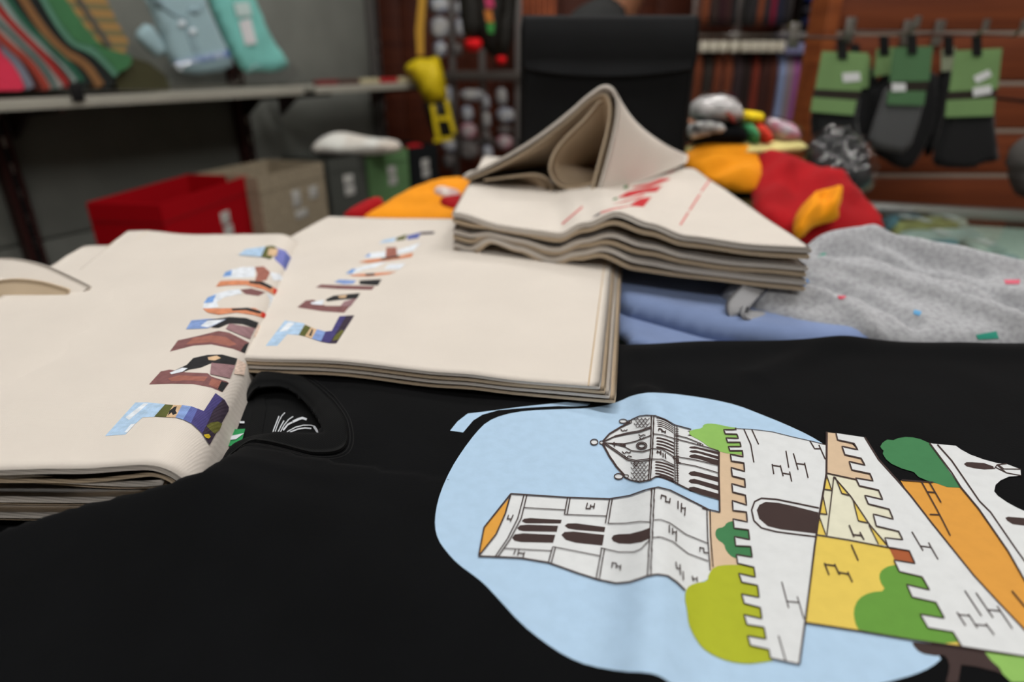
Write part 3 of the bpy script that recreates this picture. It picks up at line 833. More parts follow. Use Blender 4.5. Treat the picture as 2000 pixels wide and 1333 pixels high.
# orange field, dark tree and the bridge tower
pr('printed_field', [c7([(1105, 388), (1240, 395), (1420, 425), (1712, 830), (1712, 1125), (1687, 1095), (1560, 960), (1450, 840), (1330, 690), (1150, 460)])], 3, I_OR)
pr('printed_tree', [c9([(862, 155), (760, 110), (680, 92), (600, 87), (520, 100), (470, 122), (400, 116), (350, 150), (326, 190), (340, 215), (362, 235), (353, 270), (390, 330), (450, 380), (560, 430), (690, 468), (740, 520), (830, 560), (950, 595), (1050, 632), (1200, 640), (1100, 480), (980, 320)])], 4, I_DG)
pr('printed_bridge', [c9([(860, 158), (1145, 185), (1200, 225), (1300, 280), (1450, 335), (1600, 375), (1700, 385), (1845, 440), (1850, 510), (1720, 520), (1630, 560), (1575, 610), (1560, 680), (1600, 730), (1700, 800), (1800, 855), (1888, 895), (1975, 930), (1975, 1780), (1888, 1649), (1710, 1333), (1570, 1130), (1390, 870), (1200, 640)])], 5, I_WHITE)
lns(c9, 1.2, [(860, 158), (980, 320), (1100, 480), (1200, 640), (1390, 870), (1570, 1130), (1710, 1333), (1888, 1649), (1970, 1775)], [(945, 175), (1100, 350), (1250, 570), (1400, 790), (1520, 910), (1810, 1333), (1975, 1560)])
pr('printed_window', [c9([(1232, 385), (1260, 365), (1320, 365), (1450, 375), (1550, 410), (1560, 440), (1450, 445), (1340, 430), (1260, 410)]), c9([(1680, 970), (1710, 958), (1975, 980), (1975, 1065), (1760, 1040), (1700, 1000)])], 6, I_LINE)
lns(c9, .8, [(1560, 440), (1590, 395), (1700, 382)], [(1590, 395), (1690, 482), (1850, 512)], [(1600, 392), (1665, 440), (1845, 442)], [(1570, 420), (1690, 480)])
lns(c9, 1.0, [(770, 575), (950, 900), (1085, 1165)], [(855, 580), (985, 805)], [(838, 688), (915, 695)], [(860, 933), (968, 938)], [(555, 560), (900, 585)])
lns(c10, 1.1, [(1660, 410), (1800, 580)], [(1175, 408), (1348, 670)], [(1290, 430), (1467, 688)], [(1420, 605), (1540, 620)], [(1507, 567), (1665, 800)], [(1093, 628), (1185, 770)], [(1110, 655), (1220, 668)], [(1212, 650), (1305, 792)], [(1290, 758), (1400, 770)], [(1390, 745), (1477, 863)])
pr('printed_trunk', [c10([(640, 925), (650, 965), (700, 1020), (760, 1050), (880, 1070), (960, 1060), (1000, 1100), (1022, 1170), (1012, 1250), (985, 1345), (1110, 1345), (1140, 1160), (1300, 1180), (1500, 1230), (1580, 1265), (1480, 1140), (1400, 1040), (1390, 1020), (1150, 990), (800, 940)])], 2, I_LINE)
pr('printed_bush', [c10([(1385, 1035), (1450, 1120), (1530, 1190), (1570, 1260), (1660, 1345), (1840, 1345), (1840, 1085), (1600, 1065)])], 3, I_LG)
pr('printed_outline', LINES, 7, I_LINE, step=6)

# ================================================================== tote bags
def ink2(name, rgb): return mat('photo_ink_' + name, rgb, .8, var=.22, vscale=220, bump=('weave', 360.0, .25, .0004), spec=.15)
PH = dict(sky=ink2('sky', (176, 204, 232)), cloud=ink2('cloud', (226, 232, 240)), tree=ink2('trees', (92, 96, 52)), tan=ink2('houses', (214, 182, 146)), blk=ink2('black', (44, 44, 46)),
          water=ink2('water', (134, 160, 212)), deep=ink2('deep_water', (96, 106, 170)), purple=ink2('purple', (74, 68, 122)), dusk=ink2('dusk', (62, 52, 66)), olive=ink2('olive', (104, 104, 50)),
          yel=ink2('yellow', (212, 184, 44)), brown=ink2('stone_brown', (128, 88, 88)), rust=ink2('rust', (160, 104, 92)), mauve=ink2('mauve', (150, 118, 122)), pink=ink2('pale_pink', (232, 208, 192)),
          blue=ink2('blue', (118, 158, 216)), orange=ink2('brick_orange', (214, 140, 104)), red=ink2('red', (206, 52, 40)), viol=ink2('violet', (122, 128, 196)), red2=ink2('print_red', (200, 52, 58)), pinkred=ink2('print_pink', (214, 120, 118)), grn=ink2('print_green', (84, 128, 84)))

# --- front left stack -------------------------------------------------
def lpt(a, v, z): return A0 + VD * (v - .12 * (a + .02)) + AD * a + Vector((0, 0, z))
def drape_rows(off, a0, z_end, arc=1.0, r=.019, v0=0.0, v1=None, seed=0.0, nv=56, sag=0.0):
    v1 = VL if v1 is None else v1
    r2 = r - off; prof = []
    n0 = 40
    for k in range(n0 + 1):
        prof.append((a0 + (-r - a0) * k / n0, LZ - off))
    n1 = 12
    for k in range(1, n1 + 1):
        q = (math.pi / 2) * arc * k / n1
        prof.append((-r + r2 * math.sin(q), LZ - r + r2 * math.cos(q)))
    if arc >= 1:
        zb = LZ - r
        for k in range(1, 6): prof.append((-off + .0015 * k / 5, zb + (z_end - zb) * k / 5))
    rows = []
    for (a, z) in prof:
        row = []
        for j in range(nv + 1):
            v = v0 + (v1 - v0) * j / nv
            w = .0016 * noise.noise(Vector((a * 14, v * 9, seed))) + .0006 * noise.noise(Vector((a * 40, v * 35, seed + 4)))
            flat = sstep(-.02, -.05, a)
            zz = z + w * (.3 + .7 * flat) - sag * math.exp(-((a + .05) / .03) ** 2) * math.exp(-v / .05)
            zz += .006 * sstep(VL * .55, VL, v) * sstep(-.10, -.16, a)
            row.append(lpt(a, v, zz))
        rows.append(row)
    return rows
topbag = thing('tote_bag', 'cream canvas tote bag printed with photo-filled letters, draped over the front left stack', 'tote bag', lpt(-.08, .2, T + .05), 'cream tote bags')
front_rows = drape_rows(0, -.170, T + .041, v0=-.030)
tf_geo = thick_sheet_geo([r[::-1] for r in front_rows], .0028)
mk('front_panel', tf_geo[0], tf_geo[1], CANVAS, topbag)
LB = bvh_of(tf_geo)
bk = thick_sheet_geo([r[::-1] for r in drape_rows(.0044, -.176, T + .044, seed=5, sag=.002, v0=-.028)], .0022)
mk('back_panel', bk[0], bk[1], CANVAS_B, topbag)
# hem stitching along the opening
tube('hem_stitching', [lpt(-.150, v / 60 * VL, front_rows[4][min(56, int(v / 60 * 56))].z + .0012) for v in range(61)], .0005, mat('cream_thread', (206, 196, 176), .9), topbag, seg=5)
# strap handles standing off the hem
def strap(name, pts, w, m, parent, side):
    rows = []
    P = smooth_poly([Vector(p) for p in pts], 3, closed=False)
    for i, p in enumerate(P):
        t = (P[min(i + 1, len(P) - 1)] - P[max(i - 1, 0)]).normalized()
        s = Vector(side).normalized(); s = (s - t * s.dot(t)).normalized()
        rows.append([p + s * (w * (q / 6 - .5)) for q in range(7)])
    g = thick_sheet_geo(rows, .0026)
    return mk(name, g[0], g[1], m, parent)
h0 = G(128, 575, LZ)
strap('handle', [h0 + Vector((.012, -.004, -.001)), h0 + Vector((-.008, .004, .005)), h0 + Vector((-.03, .010, .013)), h0 + Vector((-.06, .012, .018)), h0 + Vector((-.10, .01, .012)), h0 + Vector((-.14, -.03, -.004)), h0 + Vector((-.13, -.085, -.012)), h0 + Vector((-.09, -.11, -.02))], .024, CANVAS, topbag, (.2, .8, .45))
strap('handle', [h0 + Vector((.004, -.010, -.004)), h0 + Vector((-.02, -.006, .002)), h0 + Vector((-.045, -.006, .003)), h0 + Vector((-.085, -.022, -.008)), h0 + Vector((-.12, -.055, -.018))], .022, CANVAS_B, topbag, (.1, .5, .8))
# bags lying flat beneath
zs = T + .0605
for k in range(3):
    b = thing('tote_bag', ['flat cream tote bag directly under the draped bag in the front left stack', 'flat cream tote bag second from the bottom in the front left stack',
                           'bottom cream tote bag of the front left stack, beside the black shirt'][k], 'tote bag', lpt(-.14, .2, zs - .006), 'cream tote bags')
    for q in range(2):
        z = zs - q * .0036
        rows = []
        a1 = -.014 - .004 * k; a0 = -.20 - .02 * k
        for i in range(25):
            a = a0 + (a1 - a0) * i / 24
            rows.append([lpt(a, -.026 - .002 * k + .003 * q + (VL + .012 * (k - 1)) * j / 30, z + .0007 * noise.noise(Vector((a * 25, j * .5, k * 3 + q))) - .004 * k * 0 + .012 * sstep(-.02, -.13, a) * (1 if k == 0 else .4)) for j in range(31)])
        g = thick_sheet_geo([r[::-1] for r in rows], .0034)
        mk('front_panel' if q == 0 else 'back_panel', g[0], g[1], CANVAS if q == 0 else CANVAS_B, b)
    zs -= .0075
# printed letters
c2 = crop(180, 430, 2.836)
def letters(cf, items, bvh, parent):
    order = {}
    for nm, c, pts in items:
        order.setdefault(nm, []).append((c, pts))
    for nm, L in order.items():
        root = None
        for k, (c, pts) in enumerate(L):
            V, F = print_geo([cf(pts)], bvh, LIFT0 + .00006 * k, 5)
            if not F: continue
            if root is None: root = mk(nm, V, F, PH[c], parent)
            else: mk('letter_patch', V, F, PH[c], root)
Lt = [('printed_letter_z', 'sky', [(72, 1198), (240, 1012), (310, 1012), (405, 1022), (345, 1092), (280, 1095), (240, 1130), (185, 1190)]),
 ('printed_letter_z', 'cloud', [(185, 1095), (285, 1018), (312, 1018), (262, 1062), (205, 1110)]), ('printed_letter_z', 'cloud', [(195, 1180), (240, 1130), (215, 1135), (180, 1178)]),
 ('printed_letter_z', 'tree', [(405, 1024), (450, 1028), (410, 1095), (345, 1092)]), ('printed_letter_z', 'tan', [(450, 1028), (498, 1030), (462, 1098), (410, 1095)]),
 ('printed_letter_z', 'blk', [(455, 1040), (470, 1036), (462, 1060), (470, 1075), (448, 1085), (440, 1070), (420, 1088), (430, 1060)]),
 ('printed_letter_z', 'water', [(498, 1030), (548, 1037), (503, 1110), (462, 1098)]), ('printed_letter_z', 'deep', [(548, 1037), (582, 1050), (548, 1132), (503, 1110)]),
 ('printed_letter_z', 'purple', [(582, 1050), (615, 1063), (680, 963), (730, 1000), (752, 1040), (750, 1060), (645, 1248), (600, 1180), (545, 1130)]),
 ('printed_letter_z', 'dusk', [(722, 994), (752, 1040), (750, 1060), (645, 1248), (605, 1187), (640, 1120), (665, 1060)]),
 ('printed_letter_z', 'olive', [(628, 1145), (650, 1128), (690, 1120), (714, 1132), (700, 1165), (672, 1188), (650, 1170)]), ('printed_letter_z', 'yel', [(612, 1194), (640, 1190), (650, 1205), (640, 1215), (620, 1210)]),
 ('printed_letter_a', 'brown', [(315, 912), (380, 840), (430, 830), (520, 845), (640, 850), (660, 868), (745, 895), (757, 905), (720, 955), (660, 930), (560, 910), (440, 908)]),
 ('printed_letter_a', 'rust', [(420, 880), (480, 862), (560, 866), (640, 870), (620, 895), (520, 890), (440, 895)]), ('printed_letter_a', 'rust', [(660, 880), (715, 895), (695, 935), (645, 915)]), ('printed_letter_a', 'blk', [(715, 895), (752, 905), (720, 955), (695, 938)]),
 ('printed_letter_a', 'blk', [(430, 850), (525, 805), (560, 768), (640, 750), (720, 748), (803, 770), (790, 805), (740, 800), (660, 795), (600, 820), (540, 830), (500, 845)]),
 ('printed_letter_a', 'cloud', [(430, 850), (500, 822), (530, 825), (500, 845), (440, 858)]), ('printed_letter_a', 'tan', [(640, 765), (690, 755), (712, 768), (680, 782), (645, 780)]),
 ('printed_letter_a', 'mauve', [(660, 795), (790, 808), (760, 880), (652, 858)]), ('printed_letter_a', 'pink', [(803, 775), (850, 800), (838, 862), (780, 855)]),
 ('printed_letter_m', 'brown', [(430, 730), (475, 668), (600, 640), (700, 615), (760, 625), (870, 680), (845, 740), (780, 715), (660, 690), (560, 697)]),
 ('printed_letter_m', 'rust', [(520, 690), (560, 655), (660, 640), (740, 650), (800, 690), (760, 700), (660, 678), (580, 685)]), ('printed_letter_m', 'blk', [(845, 690), (868, 682), (845, 740), (820, 728)]),
 ('printed_letter_m', 'water', [(520, 607), (550, 558), (640, 550), (760, 548), (700, 575), (640, 602)]), ('printed_letter_m', 'cloud', [(600, 590), (640, 560), (740, 552), (690, 578), (640, 598)]),
 ('printed_letter_m', 'blk', [(605, 562), (760, 540), (850, 545), (920, 570), (905, 602), (830, 578), (760, 575), (700, 600), (660, 598), (700, 575), (745, 552)]),
 ('printed_letter_m', 'mauve', [(760, 577), (900, 602), (872, 662), (800, 632), (740, 606)]), ('printed_letter_m', 'pink', [(915, 580), (950, 605), (935, 660), (890, 650)]),
 ('printed_letter_o', 'cloud', [(612, 490), (622, 450), (680, 410), (760, 390), (815, 384), (830, 408), (730, 430), (690, 455), (700, 480), (640, 495)]), ('printed_letter_o', 'blue', [(618, 462), (640, 430), (688, 412), (668, 458)]),
 ('printed_letter_o', 'brown', [(820, 388), (880, 380), (960, 402), (920, 422), (850, 412)]), ('printed_letter_o', 'cloud', [(965, 405), (1010, 430), (1005, 500), (970, 510), (985, 450)]),
 ('printed_letter_o', 'orange', [(612, 492), (700, 492), (800, 490), (900, 490), (965, 525), (965, 550), (900, 530), (800, 515), (700, 527), (640, 515)]), ('printed_letter_o', 'blk', [(770, 494), (860, 488), (935, 508), (930, 522), (850, 502), (780, 506)]), ('printed_letter_o', 'red', [(940, 508), (970, 530), (962, 550), (932, 535)]),
 ('printed_letter_r', 'cloud', [(722, 318), (735, 290), (775, 275), (830, 262), (905, 260), (900, 318), (790, 322)]), ('printed_letter_r', 'blue', [(724, 316), (737, 290), (775, 277), (770, 310)]),
 ('printed_letter_r', 'rust', [(900, 262), (950, 258), (985, 290), (965, 335), (900, 342), (915, 300)]), ('printed_letter_r', 'cloud', [(985, 290), (1040, 300), (1062, 335), (1000, 335)]),
 ('printed_letter_r', 'orange', [(685, 372), (710, 340), (800, 335), (940, 340), (1030, 390), (1022, 422), (950, 387), (850, 362), (750, 364)]), ('printed_letter_r', 'blk', [(870, 340), (940, 342), (1000, 372), (985, 385), (930, 360), (870, 352)]), ('printed_letter_r', 'red', [(1005, 378), (1030, 392), (1022, 420), (1000, 405)]),
 ('printed_letter_a', 'sky', [(810, 197), (850, 165), (962, 150), (936, 207)]), ('printed_letter_a', 'tree', [(962, 150), (1000, 145), (1020, 155), (990, 220), (936, 207)]), ('printed_letter_a', 'tan', [(980, 160), (1030, 165), (1020, 205), (970, 200)]),
 ('printed_letter_a', 'viol', [(1010, 150), (1070, 170), (1106, 215), (1098, 262), (1076, 302), (1058, 262), (1010, 218)]), ('printed_letter_a', 'deep', [(1070, 185), (1106, 215), (1098, 262), (1076, 302), (1060, 262)])]
# the last letter repeats the name of the second: keep both as letters of their own
Lt = [((n + '_end') if (n == 'printed_letter_a' and i > 45) else n, c, p) for i, (n, c, p) in enumerate(Lt)]
letters(c2, Lt, LB, topbag)

# --- middle stack ------------------------------------------------------
MZ = T + .0610
M0 = G(1190, 760, MZ); M1 = G(1207, 505, MZ); M0.z = M1.z = 0
MV = (M1 - M0).normalized(); MA = Vector((MV.y, -MV.x, 0))
MVL = .40
def mpt(a, v, z): return M0 + MV * v + MA * a + Vector((0, 0, z))
def mid_z(a, v, base, s):
    z = base + .0035 * math.exp(-((a + .17) / .05) ** 2) * math.exp(-(v / .12)) + .0008 * noise.noise(Vector((a * 12, v * 12, s)))
    z += .0012 * math.exp(-((a + .085) / .018) ** 2) * math.exp(-v / .06)
    z += .004 * sstep(.27, .40, v) * math.exp(-((a + .16) / .10) ** 2)
    return z
MGEO = None
for k in range(2):
    lab = 'cream canvas tote bag lying flat in the middle with photo-filled letters' if k == 0 else 'plain cream tote bag under the flat lettered bag in the middle'
    b = thing('tote_bag', lab, 'tote bag', mpt(-.2, .2, T + .051), 'cream tote bags')
    for q in range(2):
        z0 = MZ - k * .0046 - q * .0023
        rows = []
        for i in range(61):
            a = -.36 + (.36 + (-.006, -.003, .0, .0035)[k * 2 + q]) * i / 60
            rows.append([mpt(a, (-.001 * (k * 2 + q)) + (MVL + .002 * q) * j / 50, mid_z(a, MVL * j / 50, z0, k * 2 + q)) for j in range(51)])
        g = thick_sheet_geo([r[::-1] for r in rows], .0019)
        mk('front_panel' if q == 0 else 'back_panel', g[0], g[1], CANVAS if q == 0 else CANVAS_B, b)
        if k == 0 and q == 0: MGEO = g; midbag = b
MB_ = bvh_of(MGEO)
tube('seam_stitching', [mpt(-.0125, v * MVL / 40, mid_z(-.0125, v * MVL / 40, MZ, 0) + .0011) for v in range(41)], .0006, CANVAS_B, midbag, seg=5)
c3 = crop(480, 430, 3.332)
Lm = [('printed_letter_z', 'sky', [(130, 820), (255, 655), (385, 675), (345, 750), (270, 745), (205, 820)]), ('printed_letter_z', 'cloud', [(215, 730), (275, 668), (320, 672), (270, 720)]), ('printed_letter_z', 'tree', [(385, 683), (425, 700), (385, 760), (345, 750)]), ('printed_letter_z', 'tan', [(425, 700), (465, 715), (430, 775), (385, 760)]), ('printed_letter_z', 'blk', [(430, 712), (440, 718), (425, 760), (412, 755)]),
 ('printed_letter_z', 'water', [(465, 715), (520, 730), (490, 795), (430, 775)]), ('printed_letter_z', 'purple', [(520, 730), (560, 725), (610, 630), (707, 625), (590, 805), (545, 805), (490, 795)]), ('printed_letter_z', 'dusk', [(655, 627), (707, 625), (590, 805), (548, 803), (600, 720)]), ('printed_letter_z', 'olive', [(580, 760), (625, 720), (640, 728), (600, 785), (565, 790)]),
 ('printed_letter_a', 'brown', [(335, 570), (390, 525), (440, 520), (520, 560), (620, 560), (680, 560), (640, 605), (500, 595)]), ('printed_letter_a', 'mauve', [(640, 532), (725, 508), (682, 565), (615, 562)]), ('printed_letter_a', 'cloud', [(420, 540), (510, 520), (500, 555), (430, 550)]), ('printed_letter_a', 'blk', [(520, 520), (570, 495), (660, 485), (745, 478), (725, 512), (600, 522), (530, 532)]), ('printed_letter_a', 'tan', [(600, 498), (660, 490), (650, 508), (610, 510)]),
 ('printed_letter_m', 'brown', [(455, 440), (490, 420), (600, 425), (840, 432), (820, 456), (600, 450)]), ('printed_letter_m', 'water', [(575, 405), (610, 388), (720, 395), (700, 415), (640, 420)]), ('printed_letter_m', 'blk', [(740, 395), (885, 387), (860, 428), (740, 420)]),
 ('printed_letter_o', 'cloud', [(650, 350), (715, 315), (830, 285), (920, 270), (840, 310), (760, 325), (700, 352)]), ('printed_letter_o', 'blue', [(650, 350), (690, 320), (718, 318), (692, 350)]), ('printed_letter_o', 'orange', [(670, 360), (760, 352), (980, 338), (930, 355), (800, 369), (700, 367)]), ('printed_letter_o', 'blk', [(780, 352), (840, 348), (835, 362), (780, 364)]), ('printed_letter_o', 'cloud', [(930, 290), (1040, 285), (1000, 322), (900, 322)]),
 ('printed_letter_r', 'cloud', [(770, 242), (810, 215), (910, 205), (910, 240), (820, 250)]), ('printed_letter_r', 'blue', [(772, 240), (810, 216), (806, 240)]), ('printed_letter_r', 'rust', [(915, 180), (980, 178), (985, 240), (910, 246)]), ('printed_letter_r', 'cloud', [(985, 200), (1140, 148), (1090, 202), (990, 222)]), ('printed_letter_r', 'orange', [(735, 276), (790, 262), (1010, 235), (1090, 214), (1080, 242), (950, 262), (800, 282)]), ('printed_letter_r', 'blk', [(880, 252), (1000, 232), (1000, 246), (890, 262)]),
 ('printed_letter_a_end', 'sky', [(865, 152), (900, 130), (982, 113), (962, 142)]), ('printed_letter_a_end', 'tree', [(985, 115), (1052, 93), (1032, 130), (975, 136)]), ('printed_letter_a_end', 'deep', [(1050, 103), (1142, 80), (1122, 120), (1050, 130)]), ('printed_letter_a_end', 'dusk', [(1142, 80), (1230, 76), (1222, 92), (1132, 97)])]
letters(c3, Lm, MB_, midbag)

# --- pile with the red print -------------------------------------------
RZ = T + .098
RL = G(885, 420, RZ); RR = G(1583, 490, RZ); RF = G(1340, 322, RZ)
RD = (RF - RR); RD.z = 0; RD.normalize()
def interp(tab, s):
    for i in range(len(tab) - 1):
        if s <= tab[i + 1][0]:
            a, b = tab[i], tab[i + 1]; q = (s - a[0]) / (b[0] - a[0]); q = q * q * (3 - 2 * q)
            return a[1] + (b[1] - a[1]) * q
    return tab[-1][1]
W_TOP = [(0, 0), (.16, -.008), (.34, -.010), (.42, .003), (.51, .015), (.60, .008), (.70, 0), (.85, -.002), (1, 0)]
W_BOT = [(0, -.004), (.05, -.007), (.13, .010), (.22, .004), (.32, -.006), (.40, .003), (.47, .009), (.57, 0), (.75, -.001), (1, 0)]
RTOP = None
for k in range(3):
    lab = ['cream tote bag with red lettering on top of the rumpled pile', 'cream tote bag in the middle of the rumpled pile', 'lowest cream tote bag of the rumpled pile, its front edge buckled'][k]
    b = thing('tote_bag', lab, 'tote bag', (RL + RR) / 2 + RD * .2 - Vector((0, 0, .03)), 'cream tote bags')
    for q in range(2):
        lev = (k * 2 + q) / 5
        z0 = RZ - lev * .0285 - (.004 if k >= 1 else 0)
        rows = []
        for i in range(71):
            s = i / 70
            w = interp(W_TOP, s) * (1 - lev) + interp(W_BOT, s) * lev
            row = []
            for j in range(41):
                t = .42 * j / 40 - .003 * (k - 1) * (1 if k else 0) + .002 * q
                p = RL + (RR - RL) * s + RD * t
                row.append(Vector((p.x, p.y, z0 + w * math.exp(-max(0, t) / .22) + .0009 * noise.noise(Vector((s * 7, t * 14, k * 5 + q))) - .012 * sstep(.12, .0, s) * (1 - lev) * 0)))
            rows.append(row)
        g = thick_sheet_geo([r[::-1] for r in rows], .0044)
        mk('front_panel' if q == 0 else 'back_panel', g[0], g[1], CANVAS if q == 0 else CANVAS_B, b)
        if k == 0 and q == 0: RTOP = g; redbag = b
RB = bvh_of(RTOP)
c1 = crop(1080, 300, 5.882)
def rp(name, c, pts, lay=0):
    V, F = print_geo([c1(pts)], RB, .0002 + lay * .0001, 4)
    if F: mk(name, V, F, PH[c], redbag)
rp('printed_red_letter', 'red2', [(880, 602), (960, 540), (1000, 520), (1135, 497), (1040, 615)])
rp('printed_red_letter', 'pinkred', [(480, 722), (560, 668), (700, 628), (880, 598), (900, 605), (700, 645), (560, 690)])
rp('printed_red_letter', 'pinkred', [(680, 585), (880, 530), (1040, 462), (1060, 478), (960, 520), (840, 560)])
rp('printed_red_letter', 'red2', [(740, 512), (860, 440), (1040, 405), (1200, 380), (1260, 370), (1190, 440), (1040, 452), (850, 505)])
rp('printed_red_letter', 'red2', [(850, 412), (885, 350), (960, 320), (1180, 262), (1210, 240), (1110, 235), (930, 268), (980, 290), (870, 350)])
rp('printed_red_letter', 'red2', [(910, 400), (925, 382), (1100, 345), (1240, 290), (1352, 285), (1320, 310), (1110, 385)])
rp('printed_red_letter', 'pinkred', [(1210, 252), (1350, 232), (1430, 190), (1330, 190), (1210, 218)])
rp('printed_green_tip', 'grn', [(805, 405), (820, 372), (872, 362), (850, 408)], 1)
rp('printed_green_tip', 'grn', [(676, 536), (720, 508), (745, 520), (715, 538)], 1)
rp('printed_green_tip', 'dusk', [(450, 740), (500, 705), (560, 672), (530, 712)], 1)
for pts in ([(105, 815), (340, 615)], [(1462, 825), (1555, 680)], [(1570, 655), (1690, 470)], [(1705, 440), (1820, 280)]):
    V, F = ribbon_geo([ribbon(c1(pts), 1.8)], RB, .0003)
    if F: mk('printed_red_rule', V, F, PH['pinkred'], redbag)

# --- the bag bent up into a tent on top of the pile ---------------------
tent = thing('tote_bag', 'cream tote bag bent up into a tent shape on top of the pile', 'tote bag', G(1140, 380, RZ), 'cream tote bags')
def tent_rows(near, mids, fars, n=30):
    rows = []
    ns = smooth_poly([Yp(x, y, d) for x, y, d in near], 2, closed=False); m = len(ns) - 1
    for i, p in enumerate(ns):
        s = i / m
        def at(tab):
            for k in range(len(tab) - 1):
                if s <= tab[k + 1][0] + 1e-9:
                    a, b = tab[k], tab[k + 1]; q = (s - a[0]) / (b[0] - a[0])
                    return Yp(*a[1]).lerp(Yp(*b[1]), q)
            return Yp(*tab[-1][1])
        c, e = at(mids), at(fars)
        rows.append([p * ((1 - u) ** 2) + c * (2 * u * (1 - u)) + e * (u * u) for u in [j / n for j in range(n + 1)]])
    return rows
NEAR1 = [(905, 347, .80), (960, 322, .79), (1040, 276, .775), (1110, 222, .765), (1150, 185, .757), (1183, 163, .75), (1206, 182, .745), (1206, 232, .742), (1188, 310, .736), (1165, 386, .73)]
M1t = [(0, (925, 325, .90)), (.52, (1254, 272, .83)), (1, (1262, 352, .82))]; F1t = [(0, (960, 345, 1.0)), (.52, (1342, 304, .95)), (1, (1340, 318, .93))]
g = thick_sheet_geo(tent_rows(NEAR1, M1t, F1t), .0034)
mk('front_panel', g[0], g[1], CANVAS, tent)
NEAR1b = [(912, 352, .802), (964, 332, .792), (1044, 287, .777), (1112, 234, .767), (1150, 198, .759), (1178, 180, .753), (1192, 196, .749), (1190, 240, .745), (1171, 312, .739), (1153, 384, .733)]
M1b = [(0, (930, 332, .905)), (.52, (1244, 286, .835)), (1, (1250, 354, .825))]; F1b = [(0, (965, 350, 1.0)), (.52, (1335, 311, .955)), (1, (1333, 321, .935))]
g = thick_sheet_geo(tent_rows(NEAR1b, M1b, F1b), .0030)
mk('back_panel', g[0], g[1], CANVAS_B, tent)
NEAR2 = [(1172, 196, .756), (1140, 235, .760), (1100, 272, .768), (1077, 305, .770), (1072, 338, .770), (1098, 370, .764), (1150, 362, .756), (1165, 350, .75)]
g = thick_sheet_geo(tent_rows(NEAR2, [(0, (1215, 240, .83)), (.5, (1120, 320, .85)), (1, (1200, 350, .83))], [(0, (1290, 300, .93)), (.5, (1180, 330, .95)), (1, (1280, 330, .92))], 18), .0032)
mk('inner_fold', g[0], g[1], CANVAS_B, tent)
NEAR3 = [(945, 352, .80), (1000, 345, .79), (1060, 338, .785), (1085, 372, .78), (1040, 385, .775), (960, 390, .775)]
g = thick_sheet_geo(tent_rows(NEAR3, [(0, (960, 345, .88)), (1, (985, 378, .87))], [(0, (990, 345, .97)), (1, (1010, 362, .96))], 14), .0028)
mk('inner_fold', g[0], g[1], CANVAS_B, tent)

# ================================================================== other clothes on the counter
def sframe(y0, z0, y1, z1):
    v = Vector((0, y1 - y0, z1 - z0)).normalized()
    return (Vector((0, y0, z0)), Vector((1, 0, 0)), v, Vector((1, 0, 0)).cross(v))
def folds(amp, sc, ang, seed, amp2=0.0, sc2=60.0):
    ca, sa = math.cos(ang), math.sin(ang)
    def f(x, y):
        u, v = x * ca + y * sa, -x * sa + y * ca
        return amp * noise.noise(Vector((u * sc * .35, v * sc, seed))) + amp2 * noise.noise(Vector((u * sc2 * .4, v * sc2, seed + 9)))
    return f
JERSEY_BLUE = mat('blue_jersey', (122, 140, 180), .9, var=.12, vscale=30, sheen=.15, bump=('noise', 600., .2, .0005), spec=.15)
GREYM = mat('grey_marl', (172, 173, 177), .92, rgb2=(150, 151, 155), vscale=260, sheen=.05, bump=('noise', 700., .3, .0006), spec=.12)
GREYTAPE = mat('grey_twill_tape', (150, 150, 153), .85, bump=('weave', 300., .3, .0004))
FLAGRED = mat('flag_red', (168, 12, 22), .8, var=.2, vscale=20, sheen=.03, spec=.15)
FLAGYEL = mat('flag_yellow', (238, 150, 18), .8, var=.15, vscale=20, sheen=.03, spec=.15)
FLAGPALE = mat('pale_yellow_cloth', (238, 226, 150), .8, var=.15, vscale=25, sheen=.1)

# stack of dark garments that carries the T-shirt and bags
st = thing('folded_dark_shirt', 'folded black shirts lying under the spread t-shirt and tote bags', 'shirt', (.1, .35, T + .001))
pl = [(-.40, .07), (.86, .07), (.86, .40), (.30, .425), (.12, .42), (.0, .50), (-.30, .48), (-.40, .38)]
for k in range(2):
    V, F = pillow_geo([(x + .006 * k, y + .004 * k) for x, y in pl], hframe(T + .001 + .012 * k), .011, 0, .02, .03)
    mk('folded_layer', V, F, TEE_IN, st)
# black garments visible between the pile and the blue shirt
bg = thing('folded_black_garment', 'crumpled black garment under the rumpled pile, behind the blue shirt', 'garment', (.17, .66, T + .001))
pillow_px('body', [(1150, 560), (1215, 548), (1300, 552), (1400, 575), (1450, 560), (1480, 520), (1440, 470), (1300, 440), (1160, 440), (1060, 470)], hframe(T + .03), .024, .028, .03, .01, TEE, bg, folds(.006, 40, .4, 2))
# blue shirt
bs = thing('blue_shirt', 'folded periwinkle blue shirt between the tote bags and the grey trousers', 'shirt', G(1400, 600, T + .02))
pillow_px('body', [(1130, 560), (1195, 530), (1300, 528), (1400, 548), (1470, 560), (1600, 600), (1720, 650), (1720, 690), (1560, 690), (1400, 668), (1300, 640), (1200, 612)], hframe(T + .028), .016, .004, .02, .006, JERSEY_BLUE, bs, folds(.0022, 30, -.5, 5))
pillow_px('lower_layer', [(1190, 590), (1232, 612), (1260, 636), (1340, 648), (1480, 672), (1480, 700), (1240, 690), (1190, 640)], hframe(T + .022), .006, .002, .006, .006, JERSEY_BLUE, bs)
